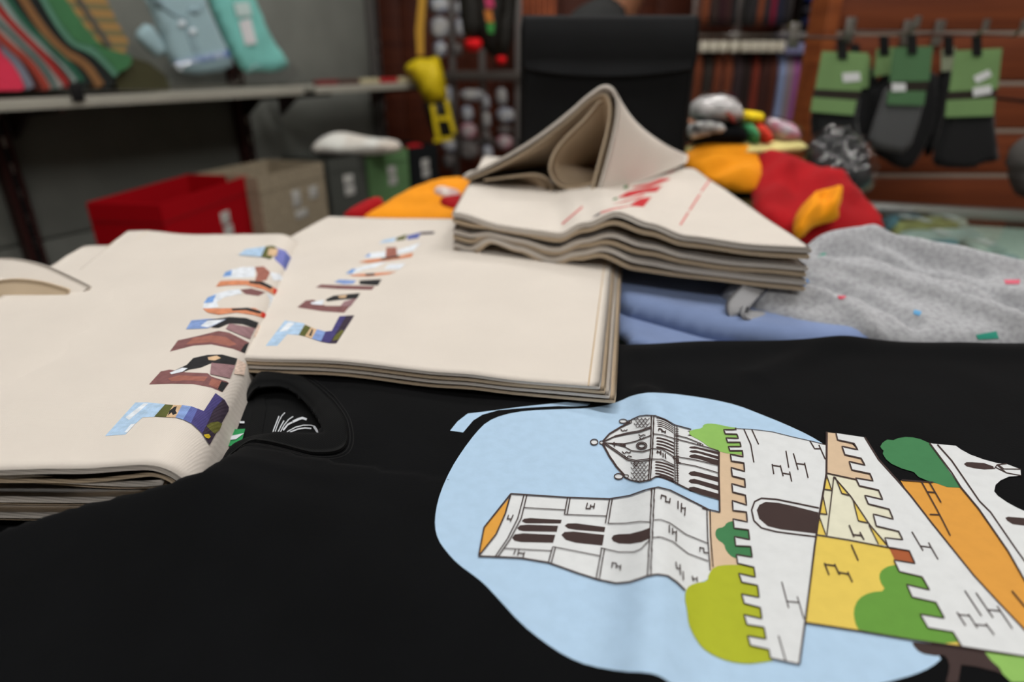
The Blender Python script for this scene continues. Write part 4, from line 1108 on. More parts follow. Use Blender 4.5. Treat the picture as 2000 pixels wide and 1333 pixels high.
# grey trousers with small coloured motifs and a drawstring tape
gt = thing('grey_trousers', 'folded grey marl trousers with tiny coloured motifs and a tape loop', 'trousers', G(1750, 600, T + .02))
gfr = sframe(.46, T + .028, .70, T + .074)
def gline(pts): return px_poly(pts, gfr)
GR = [(gline(p), w, h) for p, w, h in (
    ([(1590, 500), (1690, 494), (1800, 526), (1880, 545), (2050, 580)], .012, .013), ([(1500, 552), (1600, 556), (1700, 578), (1800, 612), (1960, 668)], .010, .011),
    ([(1470, 588), (1570, 606), (1650, 640), (1700, 680)], .008, .008), ([(1850, 600), (1950, 612), (2080, 640)], .012, .008), ([(1640, 478), (1740, 492), (1850, 512)], .008, .006),
    ([(1600, 526), (1680, 520), (1760, 546), (1850, 582), (1970, 630)], .008, -.013), ([(1490, 574), (1590, 584), (1680, 610), (1770, 662)], .007, -.011), ([(1720, 510), (1800, 545), (1900, 570)], .007, -.008))]
def gfold(x, y):
    a = sum(h * ridge(x, y, pl, w) for pl, w, h in GR)
    return a + .003 * noise.noise(Vector((x * 14, y * 40, 3))) + .0016 * noise.noise(Vector((x * 40, y * 90, 7)))
gpoly = [(1400, 585), (1425, 560), (1470, 535), (1560, 500), (1600, 478), (1680, 474), (1740, 492), (1830, 508), (1930, 528), (2010, 540), (2120, 560), (2120, 700), (1800, 700), (1640, 672), (1560, 650), (1480, 618)]
P_ = smooth_poly([Vector(p) for p in px_poly(gpoly, gfr)], 1)
gg = pillow_geo(P_, gfr, .018, .012, .028, .0045, gfold)
mk('body', gg[0], gg[1], GREYM, gt)
gl = pillow_geo(smooth_poly([Vector(p) for p in px_poly([(1395, 588), (1480, 585), (1580, 610), (1680, 650), (1760, 690), (1600, 690), (1500, 640), (1420, 610)], gfr)], 1), (gfr[0] - Vector((0, 0, .012)), gfr[1], gfr[2], gfr[3]), .012, .012, .012, .006, folds(.003, 50, -.4, 3))
mk('lower_leg', gl[0], gl[1], GREYM, gt)
GB = bvh_of(gg)
for nm, c, pts in (('blue', (58, 130, 196), [(1562, 552), (1578, 545), (1580, 556), (1568, 562)]), ('red', (200, 66, 88), [(1636, 579), (1652, 579), (1650, 585), (1638, 585)]), ('teal', (40, 140, 120), [(1905, 655), (1945, 648), (1950, 662), (1910, 664)]),
                   ('rose', (206, 96, 116), [(1960, 548), (1992, 547), (1990, 556), (1964, 556)]), ('sky', (96, 160, 206), [(1785, 606), (1800, 610), (1796, 618), (1784, 614)]), ('mint', (90, 170, 150), [(1596, 498), (1612, 494), (1612, 502), (1598, 504)])):
    V, F = print_geo([pts], GB, .0006, 4)
    if F: mk('printed_motif', V, F, mat('motif_' + nm, c, .8), gt)
strap('tape_loop', [Yp(1548, 528, .560), Yp(1512, 534, .545), Yp(1478, 558, .526), Yp(1448, 588, .508), Yp(1436, 606, .498), Yp(1455, 618, .494), Yp(1500, 622, .500)], .017, GREYTAPE, gt, (.77, -.54, -.31))
# red and yellow flag garment
fl = thing('flag_garment', 'crumpled red and yellow garment behind the rumpled pile, right side', 'garment', G(1560, 430, T + .01))
ffr = sframe(.84, T + .012, 1.04, T + .105)
pillow_px('red_field', [(1472, 340), (1476, 298), (1560, 314), (1640, 346), (1700, 392), (1728, 445), (1722, 474), (1690, 482), (1610, 474), (1540, 476), (1480, 446), (1466, 390)], ffr, .022, .018, .045, .008, FLAGRED, fl, folds(.024, 22, .9, 4, .007, 50))
pillow_px('yellow_field', [(1326, 318), (1340, 294), (1400, 282), (1490, 294), (1492, 375), (1430, 372), (1360, 345)], ffr, .018, .016, .06, .006, FLAGYEL, fl, folds(.020, 34, .25, 8))
kfr = sframe(.80, T + .03, .90, T + .10)
pillow_px('yellow_knot', [(1548, 462), (1550, 425), (1572, 392), (1606, 372), (1640, 374), (1646, 388), (1636, 414), (1640, 428), (1606, 436), (1584, 446), (1566, 466)], kfr, .020, .012, .022, .004, FLAGYEL, fl, folds(.018, 60, .9, 6))
pillow_px('yellow_edge', [(1470, 372), (1520, 410), (1556, 445), (1545, 462), (1490, 430)], sframe(.80, T + .01, .95, T + .06), .008, .008, .01, .006, FLAGYEL, fl)
# orange garment on the left, behind the middle tote bag
fo = thing('flag_garment', 'orange garment with red trim peeking out behind the middle tote bag', 'garment', G(800, 430, T + .01))
ofr = sframe(.84, T + .006, 1.06, T + .07)
pillow_px('yellow_field', [(690, 445), (740, 408), (800, 380), (850, 354), (915, 350), (960, 380), (965, 440), (880, 470), (760, 465)], ofr, .018, .012, .04, .007, FLAGYEL, fo, folds(.010, 30, .2, 3))
pillow_px('red_trim', [(660, 442), (690, 420), (735, 400), (758, 402), (740, 420), (700, 445)], ofr, .020, .006, .012, .006, FLAGRED, fo)
og = pillow_px('red_trim', [(852, 392), (905, 385), (935, 392), (935, 412), (885, 418), (862, 410)], (ofr[0] + ofr[3] * .012, ofr[1], ofr[2], ofr[3]), .010, .002, .012, .006, FLAGRED, fo)
pillow_px('white_crest', [(846, 370), (868, 368), (905, 378), (900, 388), (868, 390), (848, 384)], (ofr[0] + ofr[3] * .015, ofr[1], ofr[2], ofr[3]), .008, .002, .01, .005, mat('crest_white', (214, 206, 200), .8, rgb2=(180, 130, 130), vscale=90), fo)
# black cloth covered display board
db = thing('display_board', 'upright black cloth covered board standing at the back of the counter', 'board', (.13, 1.01, T))
p0 = Yp(1025, 45, 1.0); p1 = Yp(1357, 42, 1.0); zt = p0.z
rows = []
for i in range(41):
    x = p0.x + (p1.x - p0.x) * i / 40
    row = []
    for j in range(41):
        z = T + (zt - T) * j / 40
        row.append(Vector((x, 1.0 - .0025 * noise.noise(Vector((x * 18, z * 18, 2))), z)))
    rows.append(row)
BOARD = mat('black_canvas', (15, 16, 18), .85, bump=('weave', 300., .3, .0005), var=.15, vscale=20, spec=.2)
g = thick_sheet_geo(rows, .012); mk('cloth_panel', g[0], g[1], BOARD, db)
rows = []
for i in range(41):
    x = p0.x - .002 + (p1.x - p0.x + .004) * i / 40
    sag = .010 * (1 - (2 * i / 40 - 1) ** 2)
    prof = [(1.012, zt - .02), (1.010, zt + .004), (1.0, zt + .008), (.990, zt + .003), (.985, zt - .02), (.982, zt - .045), (.986, zt - .058 - sag)]
    rows.append([Vector((x, y + .002 * noise.noise(Vector((x * 20, z * 30, 5))), z)) for y, z in prof])
g = thick_sheet_geo(rows, .004); mk('folded_flap', g[0], g[1], BOARD, db)
# far corner of the counter: heap of wrapped clothes
hp = thing('folded_stack', 'stack of dark folded clothes at the far counter end under the wrapped packs', 'clothes', (.46, 1.09, T))
for k in range(5):
    V, F = pillow_geo([(.27, 1.04), (.46, 1.04), (.46, 1.15), (.27, 1.15)], hframe(T + .001 + k * .021), .010, .010, .015, .02)
    mk('folded_layer', V, F, [TEE_IN, FLAGPALE, TEE_IN, mat('cream_cloth', (226, 214, 176), .85), FLAGPALE][k], hp)
vz = vframe(1.075)
q = thing('folded_cream_cloth', 'pale yellow folded cloth on the far stack behind the red and yellow garment', 'cloth', Yp(1450, 300, 1.07))
pillow_px('body', [(1338, 282), (1400, 276), (1480, 274), (1565, 272), (1568, 292), (1480, 302), (1340, 304)], vz, .05, .03, .012, .008, FLAGPALE, q)
q = thing('black_printed_garment', 'rolled black garment with white lettering and red and green ends', 'garment', Yp(1410, 280, 1.07))
pillow_px('body', [(1338, 242), (1380, 238), (1452, 240), (1456, 279), (1400, 280), (1338, 280)], vz, .045, .03, .02, .008, TEE, q)
pillow_px('green_band', [(1449, 241), (1472, 240), (1476, 279), (1454, 280)], vz, .046, .03, .012, .006, mat('band_green', (70, 150, 98), .8), q)
pillow_px('red_band', [(1470, 240), (1488, 240), (1503, 262), (1500, 278), (1474, 280)], vz, .046, .03, .014, .006, mat('band_red', (222, 62, 44), .8), q)
pillow_px('white_lettering', [(1341, 243), (1375, 236), (1412, 240), (1420, 258), (1380, 266), (1344, 274)], vframe(1.034), .006, .006, .012, .005, mat('white_letter', (206, 206, 204), .8, rgb2=(24, 24, 26), vscale=55), q)
q = thing('wrapped_shirt_pack', 'clear wrapped grey and white shirt pack on top of the black printed garment', 'shirt pack', Yp(1400, 240, 1.09))
pillow_px('folded_shirt', [(1348, 190), (1430, 182), (1448, 215), (1452, 240), (1346, 242)], vframe(1.09), .045, .03, .02, .008, mat('grey_print_shirt', (150, 148, 146), .8, rgb2=(206, 200, 198), vscale=45), q, folds(.006, 60, .2, 2))
pillow_px('clear_wrapper', [(1344, 184), (1434, 177), (1456, 214), (1458, 244), (1342, 246)], vframe(1.09), .052, .034, .02, .01, FILM, q, folds(.008, 80, .2, 5))
pillow_px('red_stripe', [(1412, 218), (1424, 216), (1440, 238), (1430, 242)], vframe(1.045), .006, .003, .006, .004, mat('stripe_dull_red', (160, 72, 66), .8), q)
q = thing('yellow_cloth', 'small bright yellow folded cloth beside the clear wrapped pack', 'cloth', Yp(1468, 238, 1.07))
pillow_px('body', [(1444, 214), (1488, 219), (1494, 226), (1490, 240), (1446, 240)], vframe(1.09), .03, .03, .012, .007, mat('bright_yellow', (236, 204, 20), .8), q)
q = thing('wrapped_scarf_pack', 'clear wrapped pack of pink and grey patterned cloth on the far stack', 'scarf pack', Yp(1530, 278, 1.07))
pillow_px('folded_scarf', [(1494, 228), (1520, 232), (1555, 242), (1562, 276), (1500, 278)], vframe(1.09), .035, .03, .02, .007, mat('pink_grey_print', (176, 170, 176), .8, rgb2=(196, 76, 118), vscale=40), q)
pillow_px('clear_wrapper', [(1492, 224), (1522, 228), (1560, 240), (1566, 278), (1498, 280)], vframe(1.09), .042, .034, .02, .008, FILM, q, folds(.008, 90, .2, 8))
q = thing('wrapped_black_pack', 'black garment in crinkled clear plastic beside the red cloth, below the socks', 'garment pack', G(1640, 350, T + .02))
wfr = sframe(.98, T + .02, 1.10, T + .14)
pillow_px('folded_garment', [(1568, 300), (1590, 268), (1630, 262), (1670, 285), (1700, 320), (1706, 352), (1690, 372), (1640, 372), (1580, 350)], wfr, .020, .02, .03, .008, mat('black_stuff', (22, 22, 24), .7), q, folds(.008, 50, .7, 2))
pillow_px('clear_wrapper', [(1562, 300), (1586, 260), (1632, 255), (1678, 278), (1710, 318), (1716, 356), (1694, 378), (1638, 378), (1574, 354)], wfr, .030, .022, .03, .006, FILM, q, folds(.020, 110, .7, 6, .010, 240))

# ================================================================== left display: shelf, shirts, boxes
SHZ = .945
SHELF = mat('grey_shelf_laminate', (168, 165, 154), .5, var=.08, vscale=10)
def fr_w(off): return (wall_pt(0, off, 0), WD, Vector((0, 0, 1)), WN)
for (t0, t1, lab) in ((-1.6, .955, 'long grey shelf board carrying folded shirts on the left wall'), (1.02, 1.745, 'short grey shelf with a red and white strip beside the upright')):
    sh = thing('wall_shelf', lab, 'shelf', wall_pt((t0 + t1) / 2, .18, SHZ - .03), 'grey wall shelves')
    dd = .35 if t0 < 0 else .24
    box('board', wall_pt((t0 + t1) / 2, .358 - dd / 2 - .003, SHZ - .012), (t1 - t0, dd, .022), SHELF, sh, b=.003, rz=WROT)
    box('front_lip', wall_pt((t0 + t1) / 2, .358, SHZ - .014), (t1 - t0, .008, .030), SHELF, sh, b=.002, rz=WROT)
    for t in ((-.9, 0.02, .90) if t0 < 0 else (1.10, 1.72)):
        fr = (wall_pt(t, 0, 0), WN, Vector((0, 0, 1)), WD)
        P = [(.05, SHZ - .026), (.36, SHZ - .026), (.36, SHZ - .040), (.16, SHZ - .055), (.05, SHZ - .13)]
        A = [fr[0] + fr[1] * x + Vector((0, 0, z)) for x, z in P]
        V = [a + WD * .008 for a in A] + [a - WD * .008 for a in A]
        n = len(P)
        mk('bracket', V, [list(range(n))[::-1], list(range(n, 2 * n))] + [(i, (i + 1) % n, n + (i + 1) % n, n + i) for i in range(n)], DARKMETAL, sh, smooth=False)
    if t0 < 0:
        g = Wp(150, 180, wall_pt(0, .366, 0), WN)
        box('edge_clip', g, (.035, .012, .05), PLAST_BLACK, sh, b=.004, rz=WROT)
# strip of red and cream labels on the short shelf
for k in range(5):
    t = 1.10 + k * .135
    o = box('label_strip', wall_pt(t, .345, SHZ + .012), (.12, .03, .022), mat(['strip_maroon', 'strip_green', 'strip_cream', 'strip_red', 'strip_cream'][k], [(120, 48, 48), (84, 60, 52), (196, 186, 150), (176, 40, 44), (196, 186, 150)][k], .7), None, b=.004, rz=WROT)
    tag(o, ['maroon packet at the left end of the short shelf', 'dull brown packet second on the short shelf', 'cream packet in the middle of the short shelf', 'red packet between cream packets on the short shelf', 'cream packet at the right end of the short shelf'][k], 'packet', 'packets on the short shelf')
    o.name = 'flat_packet'
# folded garments leaning on the shelf, seen edge-on
def strip_poly(path, w):
    P = smooth_poly([Vector(p) for p in path], 2, closed=False); L, R = [], []
    for i in range(len(P)):
        t = (P[min(i + 1, len(P) - 1)] - P[max(i - 1, 0)]).normalized(); n = Vector((-t.y, t.x)); L.append(P[i] + n * w); R.append(P[i] - n * w)
    return [(p.x, p.y) for p in L + R[::-1]]
def leaning(label, cat, items, off=.32, depth=.20):
    x, y = items[0][1][len(items[0][1]) // 2]
    b = thing('folded_shirt', label, cat, Wp(x, 172, wall_pt(0, off, 0), WN) , 'folded garments leaning on the shelf')
    for nm, pts, c, k in items:
        m = c if not isinstance(c, tuple) else mat('garment_%d_%d_%d' % c, c, .85, var=.12, vscale=25, sheen=.15)
        slab_px(nm, pts, fr_w(off), -depth + .008 * k, .0 + .003 * k, m, b)
SP = strip_poly
leaning('bright pink folded garment at the left end of the shelf', 'shirt', [('body', [(-90, 30), (0, 84), (8, 108), (25, 122), (40, 150), (48, 172), (40, 177), (-90, 178)], (226, 52, 84), 0)])
leaning('lilac grey folded garment beside the pink one on the shelf', 'shirt', [('body', SP([(-10, 72), (8, 98), (30, 120), (50, 150), (60, 172)], 8), (122, 124, 138), 0)])
leaning('red white and teal striped garment leaning on the shelf', 'shirt',
        [('red_stripe', SP([(-30, 45), (-5, 68), (20, 92), (55, 120), (78, 150), (92, 174)], 7), (158, 58, 44), 1), ('white_stripe', SP([(-30, 28), (-5, 52), (30, 85), (65, 115), (90, 150), (104, 172)], 6), (164, 160, 154), 0),
         ('teal_stripe', SP([(-30, 20), (0, 45), (35, 80), (70, 115), (95, 150), (108, 172)], 3), (76, 110, 106), 2), ('white_stripe', SP([(-30, 8), (-2, 35), (40, 72), (80, 108), (105, 140), (120, 170)], 6), (168, 160, 154), 0),
         ('red_stripe', SP([(-30, -14), (-5, 15), (35, 60), (80, 103), (110, 138), (134, 168)], 6), (160, 40, 36), 1)])
leaning('pale grey garment with a green edge leaning on the shelf', 'shirt', [('body', SP([(-18, -30), (5, 2), (40, 50), (85, 90), (125, 125), (150, 158)], 6), (140, 160, 154), 0), ('green_edge', SP([(-2, -30), (15, -2), (48, 45), (92, 85), (135, 125), (160, 158)], 5), (40, 96, 74), 1)])
leaning('black green garment between pale grey and brown ones', 'shirt', [('body', SP([(10, -30), (28, -4), (62, 45), (107, 95), (150, 135), (172, 168)], 11), (24, 34, 30), 0)])
leaning('caramel brown garment leaning on the shelf', 'shirt', [('body', SP([(26, -30), (44, -2), (78, 52), (122, 102), (165, 122), (196, 168)], 8), (136, 96, 58), 1)])
leaning('black garment with a teal edge leaning on the shelf', 'shirt', [('body', SP([(48, -30), (64, -2), (96, 55), (132, 97), (175, 117), (218, 168)], 11), (22, 28, 26), 0), ('teal_edge', SP([(70, -30), (84, -2), (112, 46), (142, 86), (182, 98), (228, 146)], 7), (92, 140, 118), 1)])
leaning('plain green folded garment in the middle of the shelf', 'shirt', [('body', [(80, -30), (118, -30), (130, 0), (165, 50), (200, 92), (255, 108), (258, 122), (250, 132), (230, 142), (186, 92), (148, 82), (118, 45), (92, 0)], (66, 122, 78), 0)], .325, .21)
PLAID = mat('tan_plaid', (170, 132, 80), .85, rgb2=(124, 116, 82), pattern='stripe_z', pscale=9.0)
leaning('tan and green plaid folded shirt on the shelf', 'shirt', [('body', [(100, -30), (190, -30), (206, -5), (230, 45), (252, 82), (244, 104), (222, 102), (190, 80), (160, 45), (122, -2)], PLAID, 0), ('placket', SP([(140, -25), (160, 10), (190, 55), (215, 92)], 5), (92, 88, 80), 1)], .31, .2)
leaning('olive brown garment at the foot of the plaid shirt', 'shirt', [('body', [(222, 142), (235, 128), (258, 112), (290, 122), (325, 148), (332, 176), (232, 176)], (62, 60, 34), 0)], .30, .2)
# light blue polo and aqua shirt in clear packs
c0 = crop(0, 0, 3.3333)
LBLUE = mat('pale_blue_pique', (158, 186, 194), .85, bump=('noise', 300, .2, .001), sheen=.15)
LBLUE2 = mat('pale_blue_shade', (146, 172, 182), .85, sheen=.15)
AQUA = mat('aqua_cotton', (128, 204, 196), .85, var=.1, vscale=20, sheen=.15)
po = thing('polo_shirt', 'pale blue folded polo shirt with blue collar lining standing on the shelf', 'polo shirt', Wp(400, 172, wall_pt(0, .25, 0), WN))
pillow_px('body', c0([(905, -90), (1310, -90), (1345, 20), (1400, 150), (1490, 330), (1530, 455), (1200, 497), (1090, 390), (1040, 220), (965, 60)]), fr_w(.25), .02, .02, .03, .02, LBLUE, po)
pillow_px('sleeve', c0([(858, 230), (965, 128), (1062, 270), (1090, 352), (1020, 378), (955, 330)]), fr_w(.24), .015, .012, .02, .015, LBLUE, po)
pillow_px('collar', c0([(940, -80), (1010, -80), (1120, 70), (1190, 100), (1240, 20), (1300, 60), (1320, -60), (1345, 10), (1300, 110), (1215, 85), (1170, 130), (1080, 90), (985, 10)]), fr_w(.268), .008, .004, .012, .012, LBLUE2, po)
pillow_px('collar_lining', c0([(1060, -90), (1240, -90), (1238, 10), (1180, 40), (1110, 5)]), fr_w(.262), .006, .004, .012, .012, mat('royal_blue', (34, 66, 160), .8), po)
slab_px('placket', c0([(1175, 100), (1215, 95), (1300, 330), (1262, 340)]), fr_w(.271), -.002, .002, LBLUE2, po)
for bx, by in ((1182, 155), (1255, 205)): pillow_px('button', c0([(bx - 26, by - 22), (bx + 26, by - 24), (bx + 28, by + 22), (bx - 22, by + 26)]), fr_w(.273), .004, .002, .006, .006, mat('pearl_button', (214, 226, 234), .3), po)
slab_px('paper_band', c0([(1138, 396), (1480, 326), (1500, 368), (1152, 432)]), fr_w(.272), -.002, .002, mat('blue_white_band', (196, 212, 232), .7, rgb2=(70, 110, 186), vscale=30), po)
pillow_px('clear_wrapper', c0([(1080, 400), (1530, 330), (1570, 500), (1550, 560), (1120, 565), (1075, 480)]), fr_w(.275), .016, .012, .02, .012, FILM, po, folds(.010, 60, .2, 3))
aq = thing('aqua_shirt', 'aqua folded shirt with a white tag at the right end of the shelf', 'shirt', Wp(520, 172, wall_pt(0, .22, 0), WN))
pillow_px('body', c0([(1330, -90), (1440, -90), (1640, -90), (1665, 5), (1740, 190), (1830, 340), (1895, 430), (1800, 472), (1650, 462), (1610, 484), (1530, 410), (1430, 200), (1365, 40)]), fr_w(.22), .02, .015, .03, .02, AQUA, aq, folds(.008, 14, 1.0, 3))
slab_px('white_tag', c0([(1555, 140), (1630, 118), (1672, 282), (1598, 294)]), fr_w(.246), -.002, .001, WHITE, aq)
slab_px('paper_tag', c0([(1520, 20), (1620, 10), (1640, 100), (1545, 110)]), fr_w(.246), -.002, .001, mat('pale_tag', (196, 216, 214), .7), aq)
pillow_px('clear_wrapper', c0([(1600, 400), (1890, 390), (1960, 470), (1930, 550), (1600, 555)]), fr_w(.235), .014, .01, .02, .012, FILM, aq, folds(.010, 60, .2, 7))
# low bench and fabric boxes
BZ = CAM.z - .36
BENCH = mat('dark_bench', (44, 40, 40), .6, var=.2, vscale=6)
be = thing('low_bench', 'dark low bench along the left wall under the storage boxes', 'bench', wall_pt(.6, .45, 0))
box('bench_top', wall_pt(.35, .38, BZ - .385), (3.6, .70, .03), BENCH, be, rz=WROT)
box('bench_front', wall_pt(.35, .70, (BZ - .40) / 2), (3.6, .02, BZ - .40), BENCH, be, rz=WROT)
BL0 = G(636, 313, BZ); BLD = (G(856, 281, BZ) - BL0).normalized()
def fabric_box(label, pl, pr_, c, depth, stickers, pat=None, line=False):
    a = G(pl[0], pl[1], BZ); b = G(pr_[0], pr_[1], BZ)
    if line:                      # boxes standing in one straight row
        a = BL0 + BLD * ((a - BL0).dot(BLD) + .006); b = BL0 + BLD * ((b - BL0).dot(BLD) - .006)
    e1 = (b - a); e1.z = 0; e1u = e1.normalized(); e2 = Vector((-e1u.y, e1u.x, 0)) * depth
    h = .365; th = .006
    m = mat('box_fabric_%d_%d_%d' % c, c, .9, bump=('noise', 350, .25, .001), spec=.12, **(pat or {}))
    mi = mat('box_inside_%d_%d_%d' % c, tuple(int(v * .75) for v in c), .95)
    bx = thing('storage_box', label, 'box', a + e1 / 2 + e2 / 2 - Vector((0, 0, h)), 'fabric storage boxes')
    c4_ = [a, b, b + e2, a + e2]
    ctr = (a + b) / 2 + e2 / 2
    def corner(i, z, s): 
        p = c4_[i] + (ctr - c4_[i]).normalized() * s; return Vector((p.x, p.y, BZ + z))
    for i, nm in enumerate(('front_side', 'right_side', 'back_side', 'left_side')):
        j = (i + 1) % 4
        O = [corner(i, -h, 0), corner(j, -h, 0), corner(j, 0, 0), corner(i, 0, 0), corner(i, -h, th * 1.4), corner(j, -h, th * 1.4), corner(j, 0, th * 1.4), corner(i, 0, th * 1.4)]
        mk(nm, O, [(0, 1, 2, 3), (7, 6, 5, 4), (3, 2, 6, 7), (0, 4, 5, 1), (0, 3, 7, 4), (1, 5, 6, 2)], m, bx, smooth=False)
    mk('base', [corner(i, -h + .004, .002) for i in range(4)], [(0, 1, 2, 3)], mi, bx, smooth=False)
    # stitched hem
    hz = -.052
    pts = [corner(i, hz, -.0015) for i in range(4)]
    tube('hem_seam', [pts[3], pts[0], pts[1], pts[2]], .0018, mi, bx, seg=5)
    n = e1u.cross(Vector((0, 0, 1)))
    for (sx, sz, w, hh) in stickers:
        p = a + e1u * (e1.length * sx) + n * .0015; p.z = BZ - sz
        M = Matrix((e1u, -n, Vector((0, 0, 1)))).transposed()
        box('paper_label', p, (w, .002, hh), mat('label_white', (206, 204, 198), .7, rgb2=(150, 150, 150), vscale=90), bx, b=.0004, M=M)
    return a, b, e1u, e2
ST = lambda x, z: [(x, z, .050, .040), (x + .012, z + .045, .052, .038)]
fabric_box('bright red fabric storage box on the low bench', (312, 400), (484, 343), (160, 0, 14), .22, ST(.62, .105))
fabric_box('beige woven fabric storage box behind the red one', (502, 347), (630, 317), (178, 164, 140), .26, [(.50, .105, .045, .06), (.78, .10, .05, .045), (.55, .165, .07, .03)], dict(rgb2=(150, 138, 118), pattern='voronoi', pscale=60))
fabric_box('dark grey fabric storage box with a white label', (636, 313), (724, 303), (74, 76, 72), .30, ST(.50, .09), line=True)
fabric_box('green fabric storage box with a white label', (728, 303), (803, 290), (98, 134, 90), .30, ST(.55, .085), line=True)
fabric_box('black fabric storage box with a white label', (807, 290), (856, 281), (26, 28, 30), .30, ST(.50, .08), line=True)
wc = G(690, 305, BZ)
w = thing('white_cloth', 'crumpled white cloth heaped on the grey and green storage boxes', 'cloth', wc)
pillow_px('body', [(604, 300), (614, 278), (640, 262), (668, 257), (700, 264), (730, 270), (770, 272), (785, 282), (783, 296), (745, 302), (700, 304), (640, 305)], vframe(wc.y + .06), .07, .08, .06, .02, mat('white_jersey', (236, 236, 230), .85, rgb2=(206, 190, 176), vscale=8, sheen=.1), w, folds(.075, 11, .6, 4, .02, 30))
rc = G(805, 290, BZ)
tag(pillow_px('red_cloth', [(785, 289), (800, 281), (822, 280), (830, 290), (806, 296)], vframe(rc.y + .10), .04, .04, .02, .015, FLAGRED), 'small red cloth sticking out of the black storage box', 'cloth')

# ================================================================== back of the shop
# hanging yellow bag
YEL = mat('yellow_nylon', (226, 198, 24), .55, var=.12, vscale=12); OCH = mat('ochre_strap', (196, 148, 52), .7)
BLKN = mat('black_nylon', (30, 28, 24), .6)
YB = 3.35
cb = crop(500, 0, 3.3333)
yb = thing('yellow_bag', 'yellow and black drawstring bag hanging by a long ochre strap', 'bag', Yp(845, 280, YB))
fy = vframe(YB)
slab_px('strap', [(815, 108), (812, 60), (818, 0), (826, -420), (836, -420), (832, 0), (828, 60), (828, 108)], fy, -.006, .006, OCH, yb)
pillow_px('yellow_body', cb([(952, 440), (1050, 372), (1120, 385), (1188, 356), (1215, 450), (1240, 560), (1246, 660), (1165, 670), (1115, 690), (1070, 600), (1010, 500)]), fy, .06, .05, .06, .03, YEL, yb, folds(.03, 12, 1.2, 3))
pillow_px('black_body', cb([(1075, 640), (1240, 655), (1262, 760), (1292, 868), (1245, 925), (1170, 905), (1120, 800)]), fy, .05, .05, .06, .03, BLKN, yb)
for P in ([(1150, 680), (1165, 780), (1190, 905)], [(1185, 772), (1252, 770)], [(1240, 650), (1262, 760), (1292, 868)], [(1160, 915), (1282, 898)]):
    slab_px('yellow_piping', SP(cb(P), 4), (fy[0] - Vector((0, .055, 0)), *fy[1:]), -.004, .012, YEL, yb)
# rack with hanging white packets
RKY = 3.95
rk = thing('display_rack', 'dark metal display rack with upright bars behind the yellow bag', 'rack', Yp(940, 400, RKY))
for x in (884, 942, 1012):
    a = Yp(x, 120, RKY).x
    box('upright', (a, RKY, 1.15), (.035, .03, 2.3), UPG, rk)
a, b = Yp(868, 148, RKY - .05), Yp(1018, 148, RKY - .05)
box('cross_rail', ((a.x + b.x) / 2, RKY - .04, a.z), (b.x - a.x, .05, .05), mat('grey_rail', (92, 86, 82), .4, metal=.5), rk)
box('cross_rail', ((a.x + b.x) / 2, RKY - .04, a.z + .75), (b.x - a.x, .05, .05), mat('grey_rail', (92, 86, 82), .4), rk)
for z in (.05, .6): box('cross_rail', ((a.x + b.x) / 2, RKY - .0, z), (b.x - a.x, .03, .03), UPG, rk)
PKM = [mat('packet_white_a', (196, 194, 190), .5, rgb2=(160, 162, 172), vscale=22), mat('packet_white_b', (206, 206, 206), .45, rgb2=(150, 160, 184), vscale=30), mat('packet_white_c', (190, 184, 184), .5, rgb2=(206, 120, 140), vscale=24), mat('packet_grey', (120, 114, 112), .5, rgb2=(90, 86, 84), vscale=26)]
COLS = [('far left column', [(838, -6, 876, 26, 1), (840, 32, 876, 76, 0), (846, 80, 872, 112, 1)]), ('second column', [(886, 2, 906, 30, 1), (888, 34, 908, 72, 1), (882, 84, 902, 110, 3)]), ('column under the rail, left', [(898, 174, 946, 198, 0), (900, 206, 924, 238, 1), (898, 240, 930, 272, 2), (896, 276, 934, 312, 3)]),
        ('column under the rail, middle', [(942, 186, 956, 214, 1), (942, 218, 958, 250, 0), (944, 254, 958, 280, 3), (942, 284, 962, 312, 1)]), ('column under the rail, right', [(968, 172, 990, 206, 0), (970, 210, 1004, 240, 1), (972, 246, 1000, 262, 3), (970, 264, 1000, 292, 2)]),
        ('column by the yellow bag', [(868, 168, 882, 206, 1), (862, 270, 890, 298, 1), (864, 300, 888, 330, 3)])]
ORD = ['topmost', 'second', 'third', 'fourth']
for cn, L in COLS:
    for i, (x0, y0, x1, y1, k) in enumerate(L):
        a = Yp((x0 + x1) / 2, y0, RKY - .12)
        p = thing('hanging_packet', f'{ORD[i]} small white packet in the {cn} of the rack', 'packet', Yp((x0 + x1) / 2, y1, RKY - .12), 'white packets on the display rack')
        pillow_px('pouch', [(x0, y0), (x1, y0 + 1), (x1 + 1, y1), (x0 + 1, y1)], vframe(RKY - .12), .02, .02, .018, .02, PKM[k], p)
        tube('hook', [a, a + Vector((0, .0, .02)), a + Vector((0, .10, .022))], .003, STEEL, p, seg=5)
# black jacket with red cuffs hanging in front of the rack
JY = 3.3
jk = thing('black_jacket', 'black jacket with red cuffs and a coloured print hanging before the rack', 'jacket', Yp(950, 128, JY))
pillow_px('body', [(900, -160), (1000, -160), (1014, -40), (1004, 60), (990, 106), (962, 114), (938, 88), (905, 30)], vframe(JY), .05, .05, .08, .035, BLKN, jk, folds(.02, 10, 1.5, 2))
pillow_px('sleeve', [(892, -130), (918, -140), (940, -20), (944, 78), (906, 76), (896, 20)], vframe(JY - .05), .04, .03, .05, .03, BLKN, jk)
pillow_px('sleeve', [(985, -120), (1010, -130), (1006, 60), (992, 112), (966, 108), (975, 30)], vframe(JY - .05), .04, .03, .05, .03, BLKN, jk)
REDC = mat('bright_red_rib', (224, 14, 22), .8)
pillow_px('cuff', [(907, 74), (942, 73), (941, 102), (908, 100)], vframe(JY - .05), .045, .035, .03, .02, REDC, jk)
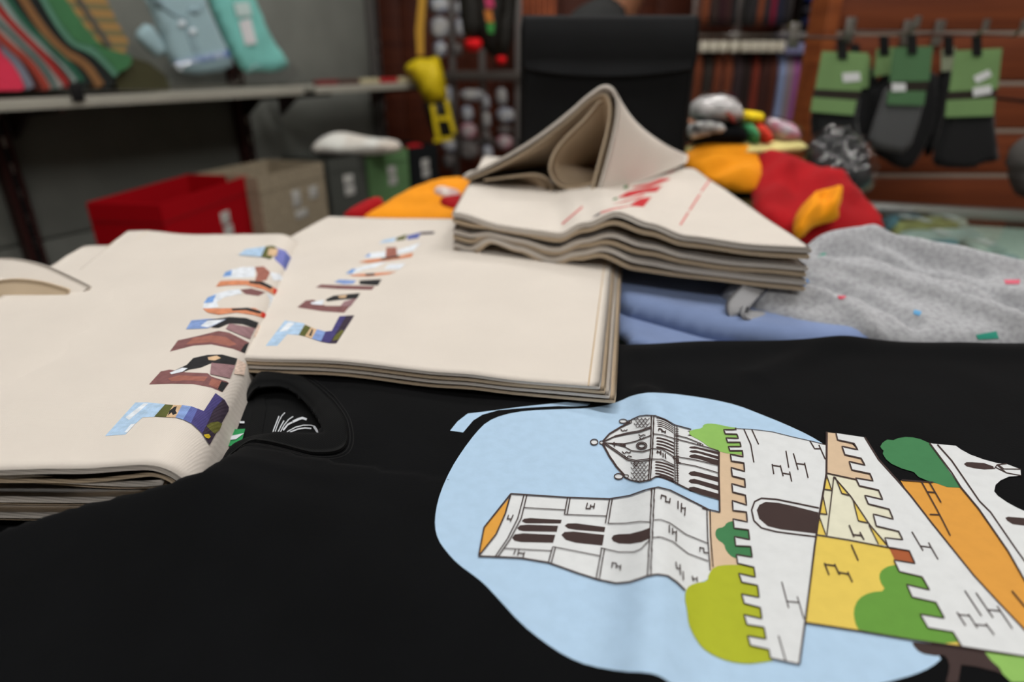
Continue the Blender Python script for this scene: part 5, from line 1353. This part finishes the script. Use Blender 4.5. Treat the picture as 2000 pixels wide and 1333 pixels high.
pillow_px('cuff', [(969, 108), (990, 108), (988, 128), (970, 126)], vframe(JY - .05), .045, .035, .03, .02, REDC, jk)
for P, c in (([(946, -4), (962, -6), (966, 14), (950, 16)], (190, 60, 100)), ([(946, 20), (960, 20), (964, 44), (950, 42)], (196, 120, 50)), ([(950, 46), (966, 44), (964, 66), (954, 64)], (60, 140, 64))):
    slab_px('colour_print', P, vframe(JY - .052), -.002, .004, mat('jacket_print_%d' % c[0], c, .8), jk)
tube('hanger', [Yp(950, -160, JY), Yp(950, -190, JY), Yp(950, -205, JY) + Vector((.02, 0, 0)), Yp(955, -220, JY)], .005, STEEL, jk)
# slatted orange wood door panel behind the board
wp = thing('wood_panel', 'ribbed orange wood panel behind the black display board', 'panel', Yp(1045, 300, 4.2))
ow = mat('orange_wood', (182, 94, 52), .5, rgb2=(140, 66, 34), vscale=6, pattern='grain')
for k in range(7):
    x = Yp(1012, 100, 4.2).x + k * .034
    box('rib', (x, 4.2, 1.2), (.028, .03, 2.4), ow, wp)
# rails of hanging trousers and shirts
RY = 3.6
def xat(px, y): return Yp(px, 100, y).x
rz1 = Yp(1440, 76, RY).z
rr = thing('clothes_rail', 'two-tier chrome clothes rail at the back right', 'rail', (xat(1480, RY), RY, 0))
for zz in (rz1 + .02, rz1 + .92): tube('hanging_bar', [(xat(1350, RY) - .1, RY, zz), (xat(1612, RY), RY, zz)], .012, STEEL, rr)
for px in (1436, 1528): box('upright', (xat(px, RY), RY + .02, 1.1), (.04, .03, 2.2), STEEL, rr)
for px in (1352, 1606):
    box('upright', (xat(px, RY), RY + .02, 1.1), (.03, .03, 2.2), STEEL, rr)
    box('foot', (xat(px, RY), RY, .02), (.05, .5, .04), STEEL, rr)
random.seed(4)
HANG = mat('ivory_hanger', (220, 214, 196), .4)
def hung(name, label, cat, x, ztop, w, h, c, group, hc=HANG, d=.20, taper=.0):
    t = thing(name, label, cat, (x, RY, ztop - h), group)
    m = mat('cloth_%d_%d_%d' % c, c, .85, var=.15, vscale=9, sheen=.1)
    rows = []
    n = 14
    prof = [(-w / 2 * .6, 1), (-w / 2, .6), (-w / 2, -.6), (-w / 2 * .5, -1), (w / 2 * .5, -1), (w / 2, -.6), (w / 2, .6), (w / 2 * .6, 1)]
    V, F = [], []
    for j in range(n + 1):
        z = ztop - h * j / n; q = .55 + .45 * min(1, j / 2) + taper * j / n
        for (a, b) in prof:
            s = .012 * noise.noise(Vector((a * 40 + x * 9, b * 3, z * 4)))
            V.append(Vector((x + a * q + s, RY + b * d / 2 * q, z)))
    K = len(prof)
    for j in range(n):
        for k in range(K): F.append((j * K + k, j * K + (k + 1) % K, (j + 1) * K + (k + 1) % K, (j + 1) * K + k))
    F.append(list(range(K))[::-1]); F.append([n * K + k for k in range(K)])
    mk('garment', V, F, m, t)
    box('hanger_clip', (x, RY - .03, ztop + .012), (w * .75, .20, .05), hc, t, b=.01)
    tube('hanger_hook', [(x, RY, ztop + .03), (x, RY, ztop + .065), (x, RY + .012, ztop + .078), (x, RY + .004, ztop + .088)], .003, STEEL, t, seg=5)
TR = [(1362, (112, 54, 26), 'tan brown'), (1380, (52, 44, 38), 'charcoal'), (1398, (116, 56, 30), 'copper brown'), (1419, (120, 60, 34), 'russet'), (1440, (54, 40, 42), 'dark plum grey'), (1457, (40, 24, 20), 'near black brown'), (1473, (124, 46, 28), 'brick red'), (1490, (66, 32, 24), 'dark chocolate'), (1507, (84, 40, 26), 'mahogany')]
for px, c, cn in TR:
    hung('hanging_trousers', f'{cn} trousers hanging from an ivory clip on the lower rail', 'trousers', xat(px, RY), rz1 - .05, .05, .74, c, 'trousers on the lower rail')
SHR = [(1523, (150, 166, 206), 'pale blue'), (1536, (158, 142, 146), 'greyish pink'), (1548, (170, 96, 156), 'violet pink'), (1560, (88, 124, 156), 'steel blue'), (1573, (62, 66, 66), 'slate grey'), (1587, (30, 36, 58), 'navy'), (1600, (84, 84, 140), 'indigo')]
for px, c, cn in SHR:
    hung('hanging_shirt', f'{cn} shirt hanging at the right end of the lower rail', 'shirt', xat(px, RY), rz1 - .06, .034, .62, c, 'shirts on the lower rail', mat('lilac_hanger', (150, 152, 190), .4), .22)
UP = [(1362, (128, 66, 36), 'orange brown'), (1378, (60, 44, 40), 'dark brown'), (1392, (56, 22, 30), 'wine'), (1404, (70, 40, 38), 'cocoa'), (1416, (34, 36, 40), 'black'), (1452, (46, 42, 44), 'anthracite'), (1464, (136, 70, 40), 'amber brown'), (1476, (44, 44, 50), 'graphite'), (1487, (128, 24, 54), 'crimson'), (1500, (36, 38, 58), 'midnight blue'), (1513, (40, 36, 40), 'dusky black')]
for px, c, cn in UP:
    hung('hanging_garment', f'{cn} garment hanging on the upper rail', 'garment', xat(px, RY), rz1 + .80, .040, .74, c, 'garments on the upper rail', d=.20)
# dark shelf with folded navy clothes above the shirts
NSY = 3.98
ns = thing('clothes_shelf', 'dark shelf of folded navy clothes beside the brown slatted wall', 'shelf', (xat(1572, NSY), NSY, 0))
x0, x1 = xat(1530, NSY), xat(1650, NSY)
zs_ = Yp(1570, 62, NSY).z
for k in range(3): box('board', ((x0 + x1) / 2, NSY, zs_ + k * .36), (x1 - x0, .3, .025), PLAST_BLACK, ns)
for x in (x0, x1):
    box('side', (x, NSY, zs_ + .37), (.02, .3, .80), PLAST_BLACK, ns)
    box('post', (x, NSY + .14, zs_ / 2), (.03, .03, zs_), PLAST_BLACK, ns)
box('back', ((x0 + x1) / 2, NSY + .145, zs_ + .37), (x1 - x0, .012, .80), mat('dark_back', (26, 26, 34), .7), ns)
for k, (c, cn) in enumerate((((40, 48, 88), 'navy'), ((70, 68, 78), 'dark grey'), ((44, 58, 122), 'royal navy'), ((36, 38, 52), 'ink black'))):
    for side in (0, 1):
        cc = c if side == 0 else tuple(min(255, v + 14) for v in c)
        z = zs_ + .014 + k * .058; xx = x0 + (x1 - x0) * (.27 + .46 * side)
        o = mk('folded_jumper', *pillow_geo([(xx - .075, NSY - .14), (xx + .075, NSY - .14), (xx + .075, NSY + .12), (xx - .075, NSY + .12)], hframe(z + .027), .027, .027, .03, .03), mat('jumper_%d_%d_%d' % cc, cc, .9))
        tag(o, f'{cn} folded jumper, {["lowest", "second", "third", "topmost"][k]} in the {["left", "right"][side]} pile on the dark shelf', 'jumper', 'folded jumpers on the dark shelf')
for px, c, cn in ((1538, (150, 140, 40), 'olive'), (1552, (150, 44, 70), 'rose')):
    o = pillow_px('rolled_sock', [(px - 8, 44), (px + 8, 42), (px + 8, 61), (px - 7, 61)], vframe(NSY - .17), .03, .03, .02, .02, mat('roll_%d' % c[0], c, .85))
    tag(o, f'small {cn} roll at the front of the dark shelf', 'roll')

# ================================================================== brown slatted wall with socks
SWY = 1.52
sx0 = Yp(1622, 100, SWY).x
sw = structure(box('wall_slats', ((sx0 + 3.4) / 2, SWY + .05, 1.1), (3.4 - sx0, .05, 2.2), WOODB, b=0))
GRV = mat('groove_metal', (150, 134, 122), .4)
for k in range(-11, 12):
    z = Yp(1800, 65, SWY).z + k * .1005 + .05
    if z - .05 < 0 or z > 2.2: continue
    box('slat', ((sx0 + 3.4) / 2, SWY + .012, z), (3.4 - sx0, .024, .088), WOODR, sw, b=.004)
    box('groove_insert', ((sx0 + 3.4) / 2, SWY + .006, z - .0503), (3.4 - sx0, .008, .0095), GRV, sw, b=.001)
box('end_trim', (sx0 - .014, SWY + .03, 1.1), (.028, .09, 2.2), mat('end_trim_wood', (150, 80, 38), .5, rgb2=(122, 60, 26), vscale=6, pattern='grain'), sw)
CARD = mat('green_card', (122, 154, 100), .65, var=.06, vscale=12)
CARD2 = mat('deep_green_card', (84, 122, 84), .65, var=.06, vscale=12)
SOCKB = mat('black_knit', (20, 20, 22), .92, bump=('noise', 400, .3, .001), sheen=.1); SOCKG = mat('grey_knit', (84, 84, 86), .92, bump=('noise', 400, .3, .001), sheen=.1)
BANDM = mat('dark_band', (44, 36, 30), .7)
def sock_pack(label, D, card, strip, band, sock, m, stickers, cm=CARD, hook=True):
    cx = sum(p[0] for p in card) / 4; top = min(p[1] for p in card)
    f = vframe(D)
    b = thing('sock_pack', label, 'socks', Yp(cx, max(p[1] for p in sock), D), 'sock packs on the slatted wall')
    pillow_px('sock', sock, vframe(D + .012), .009, .012, .012, .008, m, b)
    slab_px('header_card', card, f, -.001, .001, cm, b)
    if band: slab_px('dark_band', band, f, -.001, .0005, BANDM, b)
    if strip: slab_px('lower_card', strip, f, -.001, .001, cm, b)
    for s in stickers: slab_px('price_sticker', s, f, .001, .0022, WHITE, b)
    slab_px('hang_tab', [(cx - 9, top - 22), (cx + 9, top - 22), (cx + 10, top + 16), (cx - 8, top + 16)], f, .001, .003, PLAST_BLACK, b)
    return cx, top
def wall_hook(px, py, label):
    h = thing('wall_hook', label, 'hook', Yp(px, py, 1.30), 'steel hooks on the slatted wall')
    a = Yp(px, py, 1.28)
    z2 = a.z + .02
    tube('prong', [Vector((a.x, 1.27, a.z + .012)), Vector((a.x, 1.285, a.z - .002)), Vector((a.x, 1.30, a.z)), Vector((a.x, SWY - .002, a.z + .01))], .003, STEEL, h, seg=6)
    box('back_plate', (a.x, SWY - .004, a.z + .012), (.022, .006, .05), STEEL, h)
    box('price_flap', (a.x, 1.268, a.z + .016), (.012, .002, .018), STEEL, h, b=.0005)
sock_pack('black sock pack with green card nearest the hanging shirts', 1.31, [(1606, 100), (1696, 103), (1681, 178), (1592, 174)], [(1587, 190), (1673, 196), (1667, 225), (1583, 218)], [(1590, 174), (1682, 178), (1674, 196), (1587, 191)],
          [(1594, 170), (1682, 176), (1672, 250), (1700, 300), (1694, 326), (1640, 300), (1584, 275), (1583, 220)], SOCKB, [[(1644, 143), (1678, 141), (1680, 158), (1646, 161)]])
sock_pack('black sock pack hanging behind the first green card', 1.40, [(1640, 108), (1700, 110), (1696, 172), (1640, 172)], None, None, [(1640, 150), (1712, 120), (1716, 200), (1690, 300), (1660, 320), (1640, 240)], SOCKB, [])
sock_pack('grey sock pack with deep green card in the middle', 1.32, [(1745, 92), (1822, 90), (1815, 158), (1737, 160)], [(1735, 178), (1808, 178), (1804, 206), (1732, 204)], [(1737, 160), (1815, 158), (1809, 178), (1736, 178)],
          [(1734, 156), (1812, 158), (1800, 220), (1774, 302), (1735, 296), (1690, 286), (1708, 230)], SOCKG, [[(1741, 162), (1768, 163), (1768, 178), (1741, 179)]], CARD2)
sock_pack('black sock pack hanging behind the grey socks', 1.39, [(1712, 96), (1745, 92), (1740, 145), (1706, 150)], None, None, [(1700, 140), (1830, 120), (1836, 230), (1790, 320), (1764, 336), (1690, 290)], SOCKB, [])
sock_pack('black sock pack with two white price stickers at the right', 1.30, [(1866, 99), (1957, 94), (1948, 174), (1853, 179)], [(1849, 196), (1943, 191), (1940, 226), (1846, 229)], [(1853, 179), (1948, 174), (1943, 191), (1849, 196)],
          [(1853, 176), (1946, 172), (1941, 230), (1950, 300), (1952, 315), (1912, 320), (1905, 330), (1830, 328), (1818, 310), (1842, 240)], SOCKB, [[(1900, 150), (1930, 136), (1936, 148), (1906, 163)], [(1899, 172), (1934, 166), (1936, 182), (1900, 189)]])
sock_pack('pale carded sock pack hanging behind the right-hand socks', 1.39, [(1838, 96), (1866, 92), (1862, 138), (1838, 140)], None, None, [(1828, 135), (1866, 130), (1846, 230), (1820, 308), (1800, 300)], SOCKB, [], mat('pale_card', (150, 158, 132), .7))
for px, py, l in ((1652, 74, 'steel hook holding the sock pack nearest the hanging shirts'), (1780, 62, 'steel hook holding the grey socks'), (1912, 68, 'steel hook holding the right-hand socks'), (1985, 68, 'empty steel hook at the right picture edge')):
    wall_hook(px, py, l)
gm = thing('grey_garment', 'blurred grey garment hanging at the right picture edge', 'garment', Yp(2000, 390, 1.25))
pillow_px('body', [(2010, 262), (1985, 280), (1966, 312), (1972, 350), (1985, 388), (2060, 392), (2080, 280)], vframe(1.25), .03, .03, .03, .012, mat('grey_fleece', (96, 92, 90), .9, var=.2, vscale=30), gm, folds(.012, 40, .8, 3))
tube('hanger_cord', [Yp(2020, 268, 1.25), Yp(2022, 200, 1.25), Vector((Yp(2022, 200, 1.25).x, SWY, Yp(2022, 195, 1.25).z))], .003, PLAST_BLACK, gm)

# ================================================================== the person behind the board
SKIN = mat('skin', (176, 122, 92), .55, spec=.4); HAIR = mat('dark_hair', (24, 20, 18), .8); SHIRT = mat('dark_shirt', (34, 35, 35), .85)
PX, PY = .225, 2.15
person = thing('person', 'person in a dark shirt sitting behind the black display board', 'person', (PX, PY, 0))
def skin_mesh(name, verts, edges, radii, m, root=0, sub=2):
    me = bpy.data.meshes.new(name); me.from_pydata([Vector(v) for v in verts], edges, [])
    o = bpy.data.objects.new(name, me); COL.objects.link(o); o.parent = person
    o.location = -Vector((PX, PY, 0)) + Vector((PX, PY, 0))
    md = o.modifiers.new('skin', 'SKIN'); md.use_smooth_shade = True
    for i, r in enumerate(radii):
        sv = me.skin_vertices[0].data[i]; sv.radius = r if isinstance(r, tuple) else (r, r); sv.use_root = (i == root)
    sd = o.modifiers.new('subd', 'SUBSURF'); sd.levels = sub; sd.render_levels = sub
    me.materials.append(m)
    return o
# seated body facing right (+x), leaning forward; local to (PX, PY, 0)
bv = [(-.10, .03, .52), (-.09, .03, .70), (-.05, .03, .88), (.0, .03, 1.03), (.05, .03, 1.12), (.085, .03, 1.19), (.12, .03, 1.255),
      (.02, -.15, 1.09), (.05, -.20, .88), (.24, -.16, .84), (.33, -.15, .845), (.02, .21, 1.09), (.05, .26, .88), (.24, .21, .84), (.33, .20, .845),
      (.12, -.07, .50), (.36, -.09, .50), (.36, -.09, .10), (.48, -.09, .05), (.12, .13, .50), (.36, .15, .50), (.36, .15, .10), (.48, .15, .05), (.155, .03, 1.33)]
be_ = [(0, 1), (1, 2), (2, 3), (3, 4), (4, 5), (5, 6), (4, 7), (7, 8), (8, 9), (9, 10), (4, 11), (11, 12), (12, 13), (13, 14), (0, 15), (15, 16), (16, 17), (17, 18), (0, 19), (19, 20), (20, 21), (21, 22), (6, 23)]
br = [(.15, .12), (.15, .12), (.16, .12), (.16, .12), (.12, .09), .062, .056, .065, .05, .042, .03, .065, .05, .042, .03, .085, .07, .05, .04, .085, .07, .05, .04, .06]
skin_mesh('body', bv, be_, br, [SHIRT, SKIN][0])
def ellipsoid(name, c, r, m, rot=0.0, fn=None, parent=person):
    bm = bmesh.new(); bmesh.ops.create_uvsphere(bm, u_segments=28, v_segments=20, radius=1.0)
    R = Matrix.Rotation(rot, 3, 'Y')
    V = []
    for v in bm.verts:
        p = Vector(v.co)
        if fn: p = fn(p)
        V.append(R @ Vector((p.x * r[0], p.y * r[1], p.z * r[2])) + Vector(c) + Vector((PX, PY, 0)))
    bm.verts.index_update(); F = [[v.index for v in f.verts] for f in bm.faces]; bm.free()
    return mk(name, V, F, m, parent)
tube('neck', [Vector((PX + .055, PY + .03, 1.12)), Vector((PX + .10, PY + .03, 1.20)), Vector((PX + .15, PY + .03, 1.30))], [.066, .064, .060], SKIN, person, seg=14)
def headf(p):
    q = p.copy()
    if p.z < 0: q.x *= 1 + .12 * (-p.z); q.y *= 1 - .22 * (-p.z)
    if p.x > .8 and -.35 < p.z < .1 and abs(p.y) < .25: q.x += .22 * (1 - abs(p.y) / .25)
    return q
hd = ellipsoid('head', (.185, .03, 1.375), (.098, .076, .118), SKIN, .30, headf)
ellipsoid('hair', (.168, .03, 1.40), (.100, .083, .112), HAIR, .2)
ellipsoid('beard', (.205, .03, 1.295), (.072, .064, .052), HAIR, .30)
for s in (-1, 1):
    ellipsoid('ear', (.165, .03 + s * .078, 1.365), (.020, .010, .032), SKIN, .2)
    ellipsoid('eye', (.268, .03 + s * .032, 1.385), (.010, .012, .008), mat('eye', (235, 232, 228), .3))
    y = -.15 if s < 0 else .20
    ellipsoid('hand', (.37, y, .845), (.052, .038, .018), SKIN)
    for k in range(4): tube('finger', [Vector((PX + .41, PY + y - .027 + k * .018, .848)), Vector((PX + .445, PY + y - .029 + k * .019, .846)), Vector((PX + .475 - abs(k - 1.5) * .008, PY + y - .030 + k * .020, .834))], [.009, .0085, .007], SKIN, person, seg=8)
    tube('thumb', [Vector((PX + .35, PY + y - s * .03, .845)), Vector((PX + .385, PY + y - s * .055, .842)), Vector((PX + .41, PY + y - s * .058, .836))], [.011, .010, .008], SKIN, person, seg=8)
stool = thing('stool', 'dark stool under the seated person', 'stool', (PX - .05, PY + .03, 0))
box('seat', (PX - .05, PY + .03, .355), (.36, .36, .05), PLAST_BLACK, stool, b=.02)
for sx in (-1, 1):
    for sy in (-1, 1): tube('leg', [(PX - .05 + sx * .13, PY + .03 + sy * .13, .34), (PX - .05 + sx * .17, PY + .03 + sy * .17, .0)], .014, STEEL, stool)
